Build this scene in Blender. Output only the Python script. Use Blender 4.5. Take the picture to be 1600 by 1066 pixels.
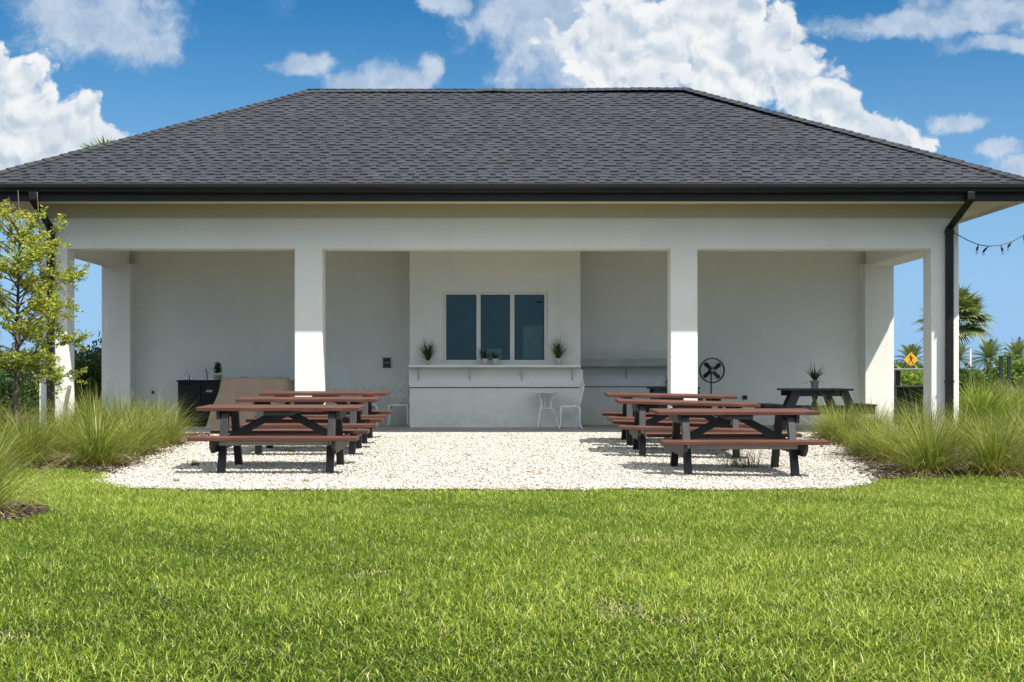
import bpy, math, random
import numpy as np
from mathutils import Vector, Matrix
random.seed(7); rng = np.random.default_rng(7)
R = math.radians
scene = bpy.context.scene
for o in list(bpy.data.objects): bpy.data.objects.remove(o)

# ------------------------------------------------------------ camera
F, VX, VY, H = 2200.0, 765.0, 585.0, 1.13
cam = bpy.data.cameras.new('camera'); camo = bpy.data.objects.new('camera', cam)
scene.collection.objects.link(camo); scene.camera = camo
cam.sensor_width = 36; cam.lens = F/1600*36
cam.shift_x = (800-VX)/1600; cam.shift_y = (VY-533)/1600
cam.clip_start = 0.1; cam.clip_end = 3000
camo.location = (0, 0, H); camo.rotation_euler = (R(90), 0, 0)

# ------------------------------------------------------------ light
SUN = Vector((.52, -.425, 1.0)).normalized()
sl = bpy.data.lights.new('sun', 'SUN'); so = bpy.data.objects.new('sun', sl)
scene.collection.objects.link(so)
sl.energy = 4.1; sl.angle = R(.53); sl.color = (1, .945, .85)
so.rotation_euler = SUN.to_track_quat('Z', 'Y').to_euler(); so.location = (20, -20, 40)
scene.view_settings.view_transform = 'Standard'; scene.view_settings.look = 'None'
scene.view_settings.exposure = 0.97; scene.view_settings.gamma = 1

w = bpy.data.worlds.new('World'); scene.world = w; w.use_nodes = True
nt = w.node_tree; nt.nodes.clear(); N = nt.nodes; LK = nt.links
class G_:
    """tiny node-building helper"""
    def __init__(s, nt): s.nt = nt
    def node(s, t, **k):
        n = s.nt.nodes.new(t)
        for a, b in k.items(): setattr(n, a, b)
        return n
    def put(s, sock, v):
        if isinstance(v, bpy.types.NodeSocket): s.nt.links.new(v, sock)
        else: sock.default_value = v
    def m(s, op, a, b=0.0, c=0.0, clamp=False):
        n = s.node('ShaderNodeMath', operation=op); n.use_clamp = clamp
        s.put(n.inputs[0], a); s.put(n.inputs[1], b)
        if op in ('SMOOTH_MAX', 'SMOOTH_MIN', 'MULTIPLY_ADD'): s.put(n.inputs[2], c)
        return n.outputs[0]
    def v(s, op, a, b=(0, 0, 0)):
        n = s.node('ShaderNodeVectorMath', operation=op); s.put(n.inputs[0], a)
        if op not in ('LENGTH',): s.put(n.inputs[1], b)
        return n.outputs['Value'] if op == 'LENGTH' else n.outputs[0]
    def noise(s, vec, scale, detail=6, rough=.55, dist=0.0, out=0):
        n = s.node('ShaderNodeTexNoise'); s.put(n.inputs['Vector'], vec)
        n.inputs['Scale'].default_value = scale; n.inputs['Detail'].default_value = detail
        n.inputs['Roughness'].default_value = rough; n.inputs['Distortion'].default_value = dist
        return n.outputs[out]
    def mr(s, v, a, b, c=0.0, d=1.0, smooth=True):
        n = s.node('ShaderNodeMapRange'); n.interpolation_type = 'SMOOTHSTEP' if smooth else 'LINEAR'
        s.put(n.inputs[0], v); n.inputs[1].default_value = a; n.inputs[2].default_value = b
        n.inputs[3].default_value = c; n.inputs[4].default_value = d
        return n.outputs[0]
    def mix(s, f, a, b, blend='MIX'):
        n = s.node('ShaderNodeMix', data_type='RGBA'); n.blend_type = blend
        s.put(n.inputs[0], f); s.put(n.inputs[6], a); s.put(n.inputs[7], b)
        return n.outputs[2]
g = G_(nt)
sky = g.node('ShaderNodeTexSky', sky_type='NISHITA'); sky.sun_disc = False
sky.sun_elevation = math.asin(SUN.z); sky.sun_rotation = math.atan2(SUN.x, SUN.y)
sky.air_density = 1.0; sky.dust_density = 0.25; sky.ozone_density = 3.0; sky.altitude = 0
tc = g.node('ShaderNodeTexCoord')
sep = g.node('ShaderNodeSeparateXYZ'); LK.new(tc.outputs['Generated'], sep.inputs[0])
ay = g.m('MAXIMUM', g.m('ABSOLUTE', sep.outputs[1]), .02)
u = g.m('MULTIPLY', g.m('DIVIDE', sep.outputs[0], ay), 22.0)
vv = g.m('MULTIPLY', g.m('DIVIDE', sep.outputs[2], ay), 22.0)
cmb = g.node('ShaderNodeCombineXYZ'); LK.new(u, cmb.inputs[0]); LK.new(vv, cmb.inputs[1])
P0 = cmb.outputs[0]            # clouds are laid out in degrees-like sky units (2.6 deg each)
def C(px, py): return ((px-765)/100, (585-py)/100)
sharp = [(10,170,120,105),(95,210,105,85),(165,228,62,50),(30,250,150,75),(0,120,60,55),(130,175,50,45),
         (1000,60,175,120),(1150,90,160,125),(1245,120,80,100),(1290,165,70,75),(1235,60,60,40),(1345,200,60,45),(1412,222,62,45),(1150,10,110,70)]
soft = [(165,35,150,75),(230,75,70,40),(90,10,90,60),(470,104,58,26),(620,122,75,36),(560,138,70,26),(675,110,26,30),
        (890,35,190,115),(950,95,200,95),(1500,190,52,20),(1560,238,40,18),(1600,268,60,22),(1440,42,190,26),(1560,16,150,34),(700,5,60,22),(1570,70,110,18)]
warp = g.noise(P0, 1.1, 5, .6, 0, 1)
wv = g.v('SUBTRACT', warp, (.5, .5, .5))
Pw = g.v('ADD', P0, g.v('MULTIPLY', wv, (.75, .6, 0)))
def blobs(L, P):
    acc = None
    for (x, y, rx, ry) in L:
        cx, cy = C(x, y)
        d = g.v('LENGTH', g.v('MULTIPLY', g.v('SUBTRACT', P, (cx, cy, 0)), (100/rx, 100/ry, 0)))
        f = g.m('SUBTRACT', 1.0, d)
        acc = f if acc is None else g.m('SMOOTH_MAX', acc, f, .18)
    return acc
def vor(P, scale):
    n = g.node('ShaderNodeTexVoronoi', feature='SMOOTH_F1'); g.put(n.inputs['Vector'], P)
    n.inputs['Scale'].default_value = scale; n.inputs['Smoothness'].default_value = .35
    n.inputs['Detail'].default_value = 2.0; n.inputs['Roughness'].default_value = .5
    return n.outputs['Distance']
def dens(P, Pn):
    b = blobs(sharp, P)
    n1 = g.noise(Pn, 2.4, 7, .56); v1 = vor(Pn, 2.6)
    return g.m('ADD', b, g.m('ADD', g.m('MULTIPLY', g.m('SUBTRACT', n1, .5), .72), g.m('MULTIPLY', g.m('SUBTRACT', .42, v1), .46)))
def relief(P):
    return g.m('ADD', g.m('MULTIPLY', g.noise(P, 2.4, 4, .56), .9), g.m('MULTIPLY', vor(P, 2.6), -.55))
dA = dens(Pw, Pw)
Pw2 = g.v('ADD', Pw, (.09, .16, 0))
aS = g.mr(dA, -.02, .20)
rel = g.m('SUBTRACT', relief(Pw), relief(Pw2))                   # >0 where the side of a billow faces the light
shade = g.mr(g.m('SUBTRACT', rel, g.m('MULTIPLY', dA, .42)), -.62, .10)
core = g.noise(Pw, .9, 4, .5)
shade = g.m('MULTIPLY', shade, g.mr(core, .30, .62, .55, 1.0))
bS = blobs(soft, Pw)
n2 = g.noise(Pw, 1.7, 8, .62)
dS = g.m('ADD', bS, g.m('MULTIPLY', g.m('SUBTRACT', n2, .5), 1.35))
aF = g.mr(dS, -.08, .55, 0, .88)
n3 = g.noise(P0, .55, 8, .6, .4)
aH = g.mr(n3, .55, .85, 0, .22)
skyc = g.node('ShaderNodeHueSaturation'); LK.new(sky.outputs[0], skyc.inputs['Color'])
skyc.inputs['Saturation'].default_value = 1.5; skyc.inputs['Value'].default_value = .58
cF = g.mix(g.mr(n2, .35, .7), (2.4, 3.1, 4.1, 1), (3.7, 4.2, 4.8, 1))
cS = g.mix(shade, (2.9, 3.5, 4.2, 1), (5.35, 5.45, 5.5, 1))
hz = g.mr(sep.outputs[2], -.05, .30, .95, .0)
skb = g.mix(hz, skyc.outputs[0], (1.65, 3.2, 5.5, 1))
c = g.mix(aH, skb, (3.3, 4.2, 5.4, 1))
c = g.mix(aF, c, cF)
c = g.mix(aS, c, cS)
# unseen bright cloud deck, added overhead and behind camera to fill the porch shade
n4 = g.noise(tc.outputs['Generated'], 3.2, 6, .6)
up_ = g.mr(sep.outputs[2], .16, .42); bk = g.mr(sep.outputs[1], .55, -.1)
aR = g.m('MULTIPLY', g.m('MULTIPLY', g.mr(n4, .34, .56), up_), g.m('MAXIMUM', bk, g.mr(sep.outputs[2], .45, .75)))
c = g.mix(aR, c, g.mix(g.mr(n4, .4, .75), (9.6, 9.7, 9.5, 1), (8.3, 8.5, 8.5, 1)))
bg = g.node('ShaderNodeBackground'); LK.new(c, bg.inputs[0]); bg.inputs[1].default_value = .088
w.cycles.sampling_method = 'MANUAL'; w.cycles.sample_map_resolution = 256
scene.cycles.max_bounces = 8; scene.cycles.diffuse_bounces = 4; scene.cycles.transparent_max_bounces = 6
wo = g.node('ShaderNodeOutputWorld'); LK.new(bg.outputs[0], wo.inputs[0])

# ------------------------------------------------------------ geometry helpers
def sstep(a, b, x):
    t = np.clip((np.asarray(x, float)-a)/(b-a), 0, 1); return t*t*(3-2*t)
def gz(x, y):
    x = np.asarray(x, float); y = np.asarray(y, float)
    z = .165*np.clip((y-15.0)/7.0, 0, 1)
    z = z - .05*sstep(.8, 3.2, x)*(1-sstep(17, 21, y))*sstep(10, 13.5, y)
    return z
def at(px, py, D): return Vector(((px-VX)*D/F, D, H-(py-VY)*D/F))
def gp(px, py):
    lo, hi = 3.0, 400.0
    for _ in range(60):
        m = (lo+hi)/2; X = (px-VX)*m/F
        if VY+F*(H-float(gz(X, m)))/m > py: lo = m
        else: hi = m
    return ((px-VX)*lo/F, lo)
def link(o): scene.collection.objects.link(o)
class MB:
    def __init__(s): s.v = []; s.f = []; s.sm = []; s.c = []
    def add(s, vs, fs, smooth=False):
        n = len(s.v); s.v += [tuple(p) for p in vs]; s.f += [tuple(i+n for i in f) for f in fs]; s.sm += [smooth]*len(fs)
        return s
    def box(s, x0, x1, y0, y1, z0, z1):
        v = [(x, y, z) for z in (z0, z1) for y in (y0, y1) for x in (x0, x1)]
        return s.add(v, [(0,2,3,1),(4,5,7,6),(0,1,5,4),(2,6,7,3),(0,4,6,2),(1,3,7,5)])
    def bar(s, p0, p1, w, h, up=(0,0,1)):
        p0 = Vector(p0); p1 = Vector(p1); d = (p1-p0).normalized(); up = Vector(up)
        a = d.cross(up)
        if a.length < 1e-4: a = d.cross(Vector((0,1,0)))
        a.normalize(); b = a.cross(d).normalized(); a = a*w/2; b = b*h/2
        v = [p+sa*a+sb*b for p in (p0, p1) for sb in (-1, 1) for sa in (-1, 1)]
        return s.add(v, [(0,1,3,2),(4,6,7,5),(0,4,5,1),(2,3,7,6),(0,2,6,4),(1,5,7,3)])
    def tube(s, pts, rad, n=8, cap=True, smooth=True, flat=1.0):
        pts = [Vector(p) for p in pts]
        if not hasattr(rad, '__len__'): rad = [rad]*len(pts)
        ref = None; rings = []
        for i, p in enumerate(pts):
            d = (pts[min(i+1, len(pts)-1)]-pts[max(i-1, 0)]).normalized()
            if ref is None: ref = d.orthogonal().normalized()
            ref = (ref-d*ref.dot(d)); ref = ref.normalized() if ref.length > 1e-6 else d.orthogonal().normalized()
            b = d.cross(ref)
            rings.append([p+(ref*math.cos(k*2*math.pi/n)+b*math.sin(k*2*math.pi/n)*flat)*rad[i] for k in range(n)])
        v = [q for r_ in rings for q in r_]; f = []
        for i in range(len(pts)-1):
            for k in range(n):
                a = i*n+k; b2 = i*n+(k+1) % n; f.append((a, b2, b2+n, a+n))
        if cap: f.append(tuple(range(n-1, -1, -1))); f.append(tuple(range((len(pts)-1)*n, len(pts)*n)))
        return s.add(v, f, smooth)
    def lathe(s, prof, c=(0,0,0), n=24, smooth=True, ax='z', cap=True):
        v = []
        for r_, z in prof:
            for k in range(n):
                a = 2*math.pi*k/n
                p = (r_*math.cos(a), r_*math.sin(a), z)
                if ax == 'y': p = (p[0], p[2], p[1])
                v.append((c[0]+p[0], c[1]+p[1], c[2]+p[2]))
        f = []
        for i in range(len(prof)-1):
            for k in range(n):
                a = i*n+k; b = i*n+(k+1) % n; f.append((a, b, b+n, a+n))
        if cap: f.append(tuple(range(n))); f.append(tuple(range((len(prof)-1)*n, len(prof)*n)))
        return s.add(v, f, smooth)
    def prism(s, poly, y0, y1):
        """polygon in x,z extruded over y"""
        n = len(poly); v = [(x, y0, z) for x, z in poly]+[(x, y1, z) for x, z in poly]
        f = [tuple(range(n)), tuple(range(2*n-1, n-1, -1))]+[(i, i+n, (i+1) % n+n, (i+1) % n) for i in range(n)]
        return s.add(v, f)
    def build(s, name, mat, parent=None, bevel=0, loc=None, seg=2):
        me = bpy.data.meshes.new(name); me.from_pydata(s.v, [], s.f)
        me.polygons.foreach_set('use_smooth', s.sm)
        me.materials.append(mat); me.update()
        import bmesh
        b = bmesh.new(); b.from_mesh(me); bmesh.ops.recalc_face_normals(b, faces=b.faces); b.to_mesh(me); b.free()
        if s.c:
            ca = me.color_attributes.new('Col', 'FLOAT_COLOR', 'POINT')
            ca.data.foreach_set('color', np.array(s.c, np.float32).ravel())
        o = bpy.data.objects.new(name, me); link(o)
        if parent: o.parent = parent
        if loc: o.location = loc
        if bevel:
            md = o.modifiers.new('bevel', 'BEVEL'); md.width = bevel; md.segments = seg; md.limit_method = 'ANGLE'; md.angle_limit = R(40)
        return o
def np_mesh(name, V, Fq, mat, parent=None, col=None, smooth=False, k=4):
    me = bpy.data.meshes.new(name); V = np.asarray(V, np.float32); Fq = np.asarray(Fq, np.int32)
    me.vertices.add(len(V)); me.vertices.foreach_set('co', V.ravel())
    me.loops.add(Fq.size); me.loops.foreach_set('vertex_index', Fq.ravel())
    me.polygons.add(len(Fq)); me.polygons.foreach_set('loop_start', np.arange(len(Fq), dtype=np.int32)*k)
    me.polygons.foreach_set('loop_total', np.full(len(Fq), k, np.int32))
    if smooth: me.polygons.foreach_set('use_smooth', np.ones(len(Fq), bool))
    me.update(calc_edges=True); me.materials.append(mat)
    if col is not None:
        ca = me.color_attributes.new('Col', 'FLOAT_COLOR', 'POINT')
        ca.data.foreach_set('color', np.asarray(col, np.float32).ravel())
    o = bpy.data.objects.new(name, me); link(o)
    if parent: o.parent = parent
    return o
def tag(o, label=None, cat=None, group=None, kind=None):
    if label: o['label'] = label
    if cat: o['category'] = cat
    if group: o['group'] = group
    if kind: o['kind'] = kind
    return o
def empty(name, loc, label, cat, group=None, rz=0):
    o = bpy.data.objects.new(name, None); link(o); o.location = loc; o.rotation_euler = (0, 0, rz)
    o.empty_display_size = .1
    return tag(o, label, cat, group)
def copy_tree(o, parent=None):
    c_ = o.copy(); link(c_)
    if parent: c_.parent = parent
    for ch in list(o.children): copy_tree(ch, c_)
    return c_

# ------------------------------------------------------------ materials
def mat(name, c1, c2=None, scale=4.0, rough=.7, bump=0.0, bscale=60.0, metal=0.0, spec=.5, detail=5, lo=.35, hi=.65, bdist=.01, coord='Object'):
    m = bpy.data.materials.new(name); m.use_nodes = True; nt = m.node_tree
    b = nt.nodes['Principled BSDF']; b.inputs['Roughness'].default_value = rough
    b.inputs['Metallic'].default_value = metal; b.inputs['Specular IOR Level'].default_value = spec
    gg = G_(nt); t = gg.node('ShaderNodeTexCoord')
    if c2 is None: b.inputs['Base Color'].default_value = (*c1, 1)
    else:
        n = gg.noise(t.outputs[coord], scale, detail, .6)
        nt.links.new(gg.mix(gg.mr(n, lo, hi), (*c1, 1), (*c2, 1)), b.inputs['Base Color'])
    if bump:
        n = gg.noise(t.outputs[coord], bscale, 4, .6)
        bp = gg.node('ShaderNodeBump'); bp.inputs['Strength'].default_value = bump; bp.inputs['Distance'].default_value = bdist
        nt.links.new(n, bp.inputs['Height']); nt.links.new(bp.outputs[0], b.inputs['Normal'])
    return m
def leaf_mat(name, ramp, trans=.35, rough=.5, base=None, spec=.3):
    """ramp over the per-leaf random value; 'base' colours the foot of a blade"""
    m = bpy.data.materials.new(name); m.use_nodes = True; nt = m.node_tree; nt.nodes.clear(); gg = G_(nt)
    a = gg.node('ShaderNodeAttribute'); a.attribute_name = 'Col'
    sp = gg.node('ShaderNodeSeparateColor'); nt.links.new(a.outputs['Color'], sp.inputs[0])
    cr = gg.node('ShaderNodeValToRGB'); nt.links.new(sp.outputs[0], cr.inputs[0])
    el = cr.color_ramp.elements
    while len(el) > 1: el.remove(el[-1])
    el[0].position = ramp[0][0]; el[0].color = (*ramp[0][1], 1)
    for p, c_ in ramp[1:]:
        e = el.new(p); e.color = (*c_, 1)
    col = cr.outputs[0]
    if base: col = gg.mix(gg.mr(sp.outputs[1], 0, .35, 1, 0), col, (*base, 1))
    pb = gg.node('ShaderNodeBsdfPrincipled'); nt.links.new(col, pb.inputs['Base Color']); pb.inputs['Roughness'].default_value = rough
    pb.inputs['Specular IOR Level'].default_value = spec
    tr = gg.node('ShaderNodeBsdfTranslucent')
    nt.links.new(gg.mix(.5, col, (.30, .40, .04, 1), 'MIX'), tr.inputs[0])
    ms = gg.node('ShaderNodeMixShader'); ms.inputs[0].default_value = trans
    nt.links.new(pb.outputs[0], ms.inputs[1]); nt.links.new(tr.outputs[0], ms.inputs[2])
    o = gg.node('ShaderNodeOutputMaterial'); nt.links.new(ms.outputs[0], o.inputs[0])
    return m
M = {}
def stucco(name, base, dirt):
    m = bpy.data.materials.new(name); m.use_nodes = True; nt = m.node_tree; b = nt.nodes['Principled BSDF']; gg = G_(nt)
    t = gg.node('ShaderNodeTexCoord').outputs['Object']
    n = gg.noise(t, .9, 6, .6); n2_ = gg.noise(t, 9, 5, .6)
    f = gg.m('ADD', gg.m('MULTIPLY', gg.mr(n, .35, .7), .6), gg.m('MULTIPLY', gg.mr(n2_, .3, .75), .4))
    nt.links.new(gg.mix(f, (*base, 1), (*dirt, 1)), b.inputs['Base Color'])
    geo = gg.node('ShaderNodeNewGeometry'); sz = gg.node('ShaderNodeSeparateXYZ'); nt.links.new(geo.outputs['Position'], sz.inputs[0])
    sp_ = gg.m('MULTIPLY', gg.mr(sz.outputs[2], .16, .75, 1, 0), gg.mr(gg.noise(t, 6, 6, .7), .35, .75))
    stn = gg.noise(gg.v('MULTIPLY', t, (3.5, 3.5, .25)), 1.0, 6, .65)
    cur = b.inputs['Base Color'].links[0].from_socket
    cur = gg.mix(gg.mr(stn, .52, .8, 0, .22), cur, (base[0]*.72, base[1]*.70, base[2]*.66, 1))
    nt.links.new(gg.mix(gg.m('MULTIPLY', sp_, .45), cur, (.48, .43, .35, 1)), b.inputs['Base Color'])
    b.inputs['Roughness'].default_value = .9; b.inputs['Specular IOR Level'].default_value = .15
    # knock-down stucco: flattened flecks
    v = gg.noise(t, 38, 5, .55, .6); pl = gg.mr(v, .42, .58)
    fine = gg.noise(t, 160, 2, .5)
    h = gg.m('ADD', pl, gg.m('MULTIPLY', fine, .3))
    bp = gg.node('ShaderNodeBump'); bp.inputs['Strength'].default_value = .42; bp.inputs['Distance'].default_value = .005
    nt.links.new(h, bp.inputs['Height']); nt.links.new(bp.outputs[0], b.inputs['Normal'])
    return m
M['stucco'] = stucco('stucco', (.84, .84, .78), (.78, .775, .71))
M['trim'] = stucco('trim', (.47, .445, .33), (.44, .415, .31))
M['soffit'] = mat('soffit', (.68, .66, .50), (.63, .61, .46), 2, .8)
M['bronze'] = mat('bronze_gutter', (.008, .0075, .007), (.012, .011, .010), 3, .42, spec=.35)
M['slab'] = mat('concrete', (.40, .40, .385), (.32, .325, .32), 2.0, .85, .25, 120, detail=8)
M['black_wood'] = mat('black_poly', (.016, .016, .017), (.026, .026, .028), 5, .5, .2, 90)
M['leg'] = mat('charcoal_poly', (.009, .009, .010), (.018, .018, .020), 6, .5, .25, 80)
M['rail'] = mat('grey_rail', (.30, .29, .25), (.24, .235, .21), 6, .7)
M['backing_shadow'] = mat('backing_shadow_paint', (.12, .12, .11), None, rough=.9)  # dark tone painted for the shadow line below the counter backing
M['white_metal'] = mat('white_enamel', (.88, .89, .88), (.84, .85, .83), 14, .4)
M['chrome'] = mat('chrome', (.75, .76, .78), None, rough=.15, metal=1)
M['pot'] = mat('white_pot', (.78, .78, .76), (.72, .72, .70), 10, .5)
M['cabinet'] = mat('black_cabinet', (.006, .006, .007), (.010, .010, .011), 3, .5, spec=.25)
M['cover'] = mat('tan_cover', (.50, .365, .265), (.44, .32, .23), 3, .85, .35, 25, bdist=.02)
M['plastic'] = mat('black_plastic', (.012, .012, .012), None, rough=.4)
M['grey'] = mat('grey_metal', (.35, .35, .35), None, rough=.35, metal=.8)
M['frame'] = mat('window_frame', (.74, .75, .72), (.70, .71, .68), 5, .45)
M['bark'] = mat('bark', (.16, .125, .095), (.07, .058, .048), 14, .9, .8, 40, bdist=.02)
M['palm_bark'] = mat('palm_bark', (.30, .26, .21), (.17, .145, .12), 6, .9, .8, 18, bdist=.04)
M['stake'] = mat('weathered_stake', (.34, .31, .27), (.20, .18, .155), 9, .9, .5, 50)
M['strap'] = mat('strap', (.04, .04, .04), None, rough=.7)
M['yellow'] = mat('sign_yellow', (.82, .40, .015), (.78, .37, .015), 3, .45)
M['ink'] = mat('sign_black', (.008, .008, .008), None, rough=.5)
M['paper'] = mat('sticker', (.6, .6, .59), None, rough=.6)
M['soil'] = mat('potting_soil', (.05, .035, .022), None, rough=.95)
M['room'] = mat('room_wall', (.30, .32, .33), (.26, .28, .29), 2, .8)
M['box'] = mat('carton', (.62, .60, .55), (.56, .54, .50), 5, .7)
def redwood():
    m = bpy.data.materials.new('red_poly_lumber'); m.use_nodes = True; nt = m.node_tree; b = nt.nodes['Principled BSDF']; gg = G_(nt)
    t = gg.node('ShaderNodeTexCoord').outputs['Object']
    n = gg.noise(gg.v('MULTIPLY', t, (.6, 9, 9)), 7, 6, .6); n2_ = gg.noise(t, 2.5, 3, .6)
    c_ = gg.mix(gg.mr(n, .3, .7), (.070, .025, .017, 1), (.105, .044, .031, 1))
    c_ = gg.mix(gg.mr(n2_, .5, .75, 0, .5), c_, (.14, .062, .046, 1))
    nt.links.new(c_, b.inputs['Base Color']); b.inputs['Roughness'].default_value = .58; b.inputs['Specular IOR Level'].default_value = .3
    bp = gg.node('ShaderNodeBump'); bp.inputs['Strength'].default_value = .3; bp.inputs['Distance'].default_value = .003
    nt.links.new(n, bp.inputs['Height']); nt.links.new(bp.outputs[0], b.inputs['Normal'])
    return m
M['red'] = redwood()
def glass():
    m = bpy.data.materials.new('window_glass'); m.use_nodes = True; nt = m.node_tree; nt.nodes.clear(); gg = G_(nt)
    gl = gg.node('ShaderNodeBsdfGlossy'); gl.inputs['Roughness'].default_value = .01; gl.inputs[0].default_value = (.78, .92, .86, 1)
    tr = gg.node('ShaderNodeBsdfTransparent'); tr.inputs[0].default_value = (.74, .84, .82, 1)
    fr = gg.node('ShaderNodeFresnel'); fr.inputs[0].default_value = 1.5
    ms = gg.node('ShaderNodeMixShader'); nt.links.new(fr.outputs[0], ms.inputs[0])
    nt.links.new(tr.outputs[0], ms.inputs[1]); nt.links.new(gl.outputs[0], ms.inputs[2])
    o = gg.node('ShaderNodeOutputMaterial'); nt.links.new(ms.outputs[0], o.inputs[0]); return m
M['glass'] = glass()
def clear():
    m = mat('bulb_glass', (.9, .9, .88), None, rough=.05); b = m.node_tree.nodes['Principled BSDF']
    b.inputs['Transmission Weight'].default_value = 1; b.inputs['IOR'].default_value = 1.2; return m
M['bulb'] = clear()
def shingle():
    m = bpy.data.materials.new('asphalt_shingle'); m.use_nodes = True; nt = m.node_tree; b = nt.nodes['Principled BSDF']; gg = G_(nt)
    a = gg.node('ShaderNodeAttribute'); a.attribute_name = 'Col'
    t = gg.node('ShaderNodeTexCoord').outputs['Object']
    n = gg.noise(t, 260, 2, .6); n2_ = gg.noise(t, 1.2, 4, .6)
    k = gg.m('ADD', gg.m('MULTIPLY', gg.mr(n, .3, .7), .35), gg.m('MULTIPLY', gg.mr(n2_, .3, .7), .25))
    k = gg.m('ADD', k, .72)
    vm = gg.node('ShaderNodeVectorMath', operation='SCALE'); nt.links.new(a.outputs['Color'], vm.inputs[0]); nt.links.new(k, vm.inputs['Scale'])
    nt.links.new(vm.outputs[0], b.inputs['Base Color']); b.inputs['Roughness'].default_value = .92; b.inputs['Specular IOR Level'].default_value = .2
    bp = gg.node('ShaderNodeBump'); bp.inputs['Strength'].default_value = .5; bp.inputs['Distance'].default_value = .003
    nt.links.new(n, bp.inputs['Height']); nt.links.new(bp.outputs[0], b.inputs['Normal'])
    return m
M['shingle'] = shingle()
def ground_mat():
    m = bpy.data.materials.new('turf_soil'); m.use_nodes = True; nt = m.node_tree; b = nt.nodes['Principled BSDF']; gg = G_(nt)
    t = gg.node('ShaderNodeTexCoord').outputs['Object']
    n = gg.noise(t, 30, 6, .7); n2_ = gg.noise(t, .15, 6, .6)
    c_ = gg.mix(gg.mr(n, .35, .65), (.010, .015, .004, 1), (.034, .046, .010, 1))
    c_ = gg.mix(gg.mr(n2_, .4, .7, 0, .5), c_, (.05, .06, .016, 1))
    nt.links.new(c_, b.inputs['Base Color']); b.inputs['Roughness'].default_value = .95; b.inputs['Specular IOR Level'].default_value = .05
    bp = gg.node('ShaderNodeBump'); bp.inputs['Distance'].default_value = .03; nt.links.new(n, bp.inputs['Height']); nt.links.new(bp.outputs[0], b.inputs['Normal'])
    return m
M['ground'] = ground_mat()
def gravel_mat():
    m = bpy.data.materials.new('white_shell_gravel'); m.use_nodes = True; nt = m.node_tree; b = nt.nodes['Principled BSDF']; gg = G_(nt)
    t = gg.node('ShaderNodeTexCoord').outputs['Object']
    vo = gg.node('ShaderNodeTexVoronoi'); nt.links.new(t, vo.inputs['Vector']); vo.inputs['Scale'].default_value = 55
    sp = gg.node('ShaderNodeSeparateColor'); nt.links.new(vo.outputs['Color'], sp.inputs[0])
    c_ = gg.mix(gg.mr(sp.outputs[0], 0, 1, 0, 1, False), (.36, .32, .27, 1), (.54, .51, .45, 1))
    c_ = gg.mix(gg.mr(vo.outputs['Distance'], .45, .75), c_, (.26, .225, .18, 1))
    nt.links.new(c_, b.inputs['Base Color']); b.inputs['Roughness'].default_value = .85
    bp = gg.node('ShaderNodeBump'); bp.inputs['Distance'].default_value = .02; bp.invert = True; nt.links.new(vo.outputs['Distance'], bp.inputs['Height']); nt.links.new(bp.outputs[0], b.inputs['Normal'])
    return m
M['gravel'] = gravel_mat()
def chip_mat(name, ramp, rough=.8):
    m = bpy.data.materials.new(name); m.use_nodes = True; nt = m.node_tree; b = nt.nodes['Principled BSDF']; gg = G_(nt)
    a = gg.node('ShaderNodeAttribute'); a.attribute_name = 'Col'
    sp = gg.node('ShaderNodeSeparateColor'); nt.links.new(a.outputs['Color'], sp.inputs[0])
    cr = gg.node('ShaderNodeValToRGB'); nt.links.new(sp.outputs[0], cr.inputs[0]); el = cr.color_ramp.elements
    el[0].position = ramp[0][0]; el[0].color = (*ramp[0][1], 1); el[1].position = ramp[-1][0]; el[1].color = (*ramp[-1][1], 1)
    for p, c_ in ramp[1:-1]: e = el.new(p); e.color = (*c_, 1)
    nt.links.new(cr.outputs[0], b.inputs['Base Color']); b.inputs['Roughness'].default_value = rough
    return m
M['chips'] = chip_mat('shell_chip', [(0, (.16, .12, .08)), (.12, (.36, .315, .26)), (.5, (.54, .51, .455)), (1, (.66, .635, .585))])
M['mulch'] = mat('mulch', (.045, .026, .018), (.085, .052, .036), 40, .95, .9, 60, bdist=.03)
M['mulchchips'] = chip_mat('mulch_chip', [(0, (.022, .014, .010)), (.5, (.075, .045, .030)), (.9, (.16, .105, .07)), (1, (.30, .25, .19))])
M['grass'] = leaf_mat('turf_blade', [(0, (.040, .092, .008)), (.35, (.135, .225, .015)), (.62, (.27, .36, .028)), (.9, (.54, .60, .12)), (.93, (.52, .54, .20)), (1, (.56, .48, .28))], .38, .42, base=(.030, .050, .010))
M['clump'] = leaf_mat('fountain_grass', [(0, (.075, .110, .014)), (.4, (.165, .20, .034)), (.75, (.335, .355, .08)), (.9, (.48, .42, .19)), (1, (.44, .32, .18))], .34, .5, base=(.26, .19, .06))
M['ygrass'] = leaf_mat('broad_grass', [(0, (.14, .20, .03)), (.6, (.26, .33, .05)), (1, (.38, .40, .12))], .35, .5)
M['oak'] = leaf_mat('oak_leaf', [(0, (.08, .115, .02)), (.4, (.29, .34, .04)), (.75, (.52, .52, .07)), (1, (.72, .64, .13))], .45, .5)
M['dark_leaf'] = leaf_mat('dark_leaf', [(0, (.012, .030, .010)), (.6, (.030, .070, .018)), (1, (.06, .13, .03))], .2, .4)
M['mid_leaf'] = leaf_mat('mid_leaf', [(0, (.030, .060, .014)), (.6, (.075, .13, .028)), (1, (.16, .22, .05))], .3, .5)
M['lime_leaf'] = leaf_mat('lime_leaf', [(0, (.07, .13, .02)), (.6, (.15, .24, .04)), (1, (.28, .36, .07))], .35, .5)
M['palm_leaf'] = leaf_mat('palm_leaf', [(0, (.06, .09, .03)), (.6, (.19, .24, .09)), (1, (.42, .43, .22))], .25, .45)
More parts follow.
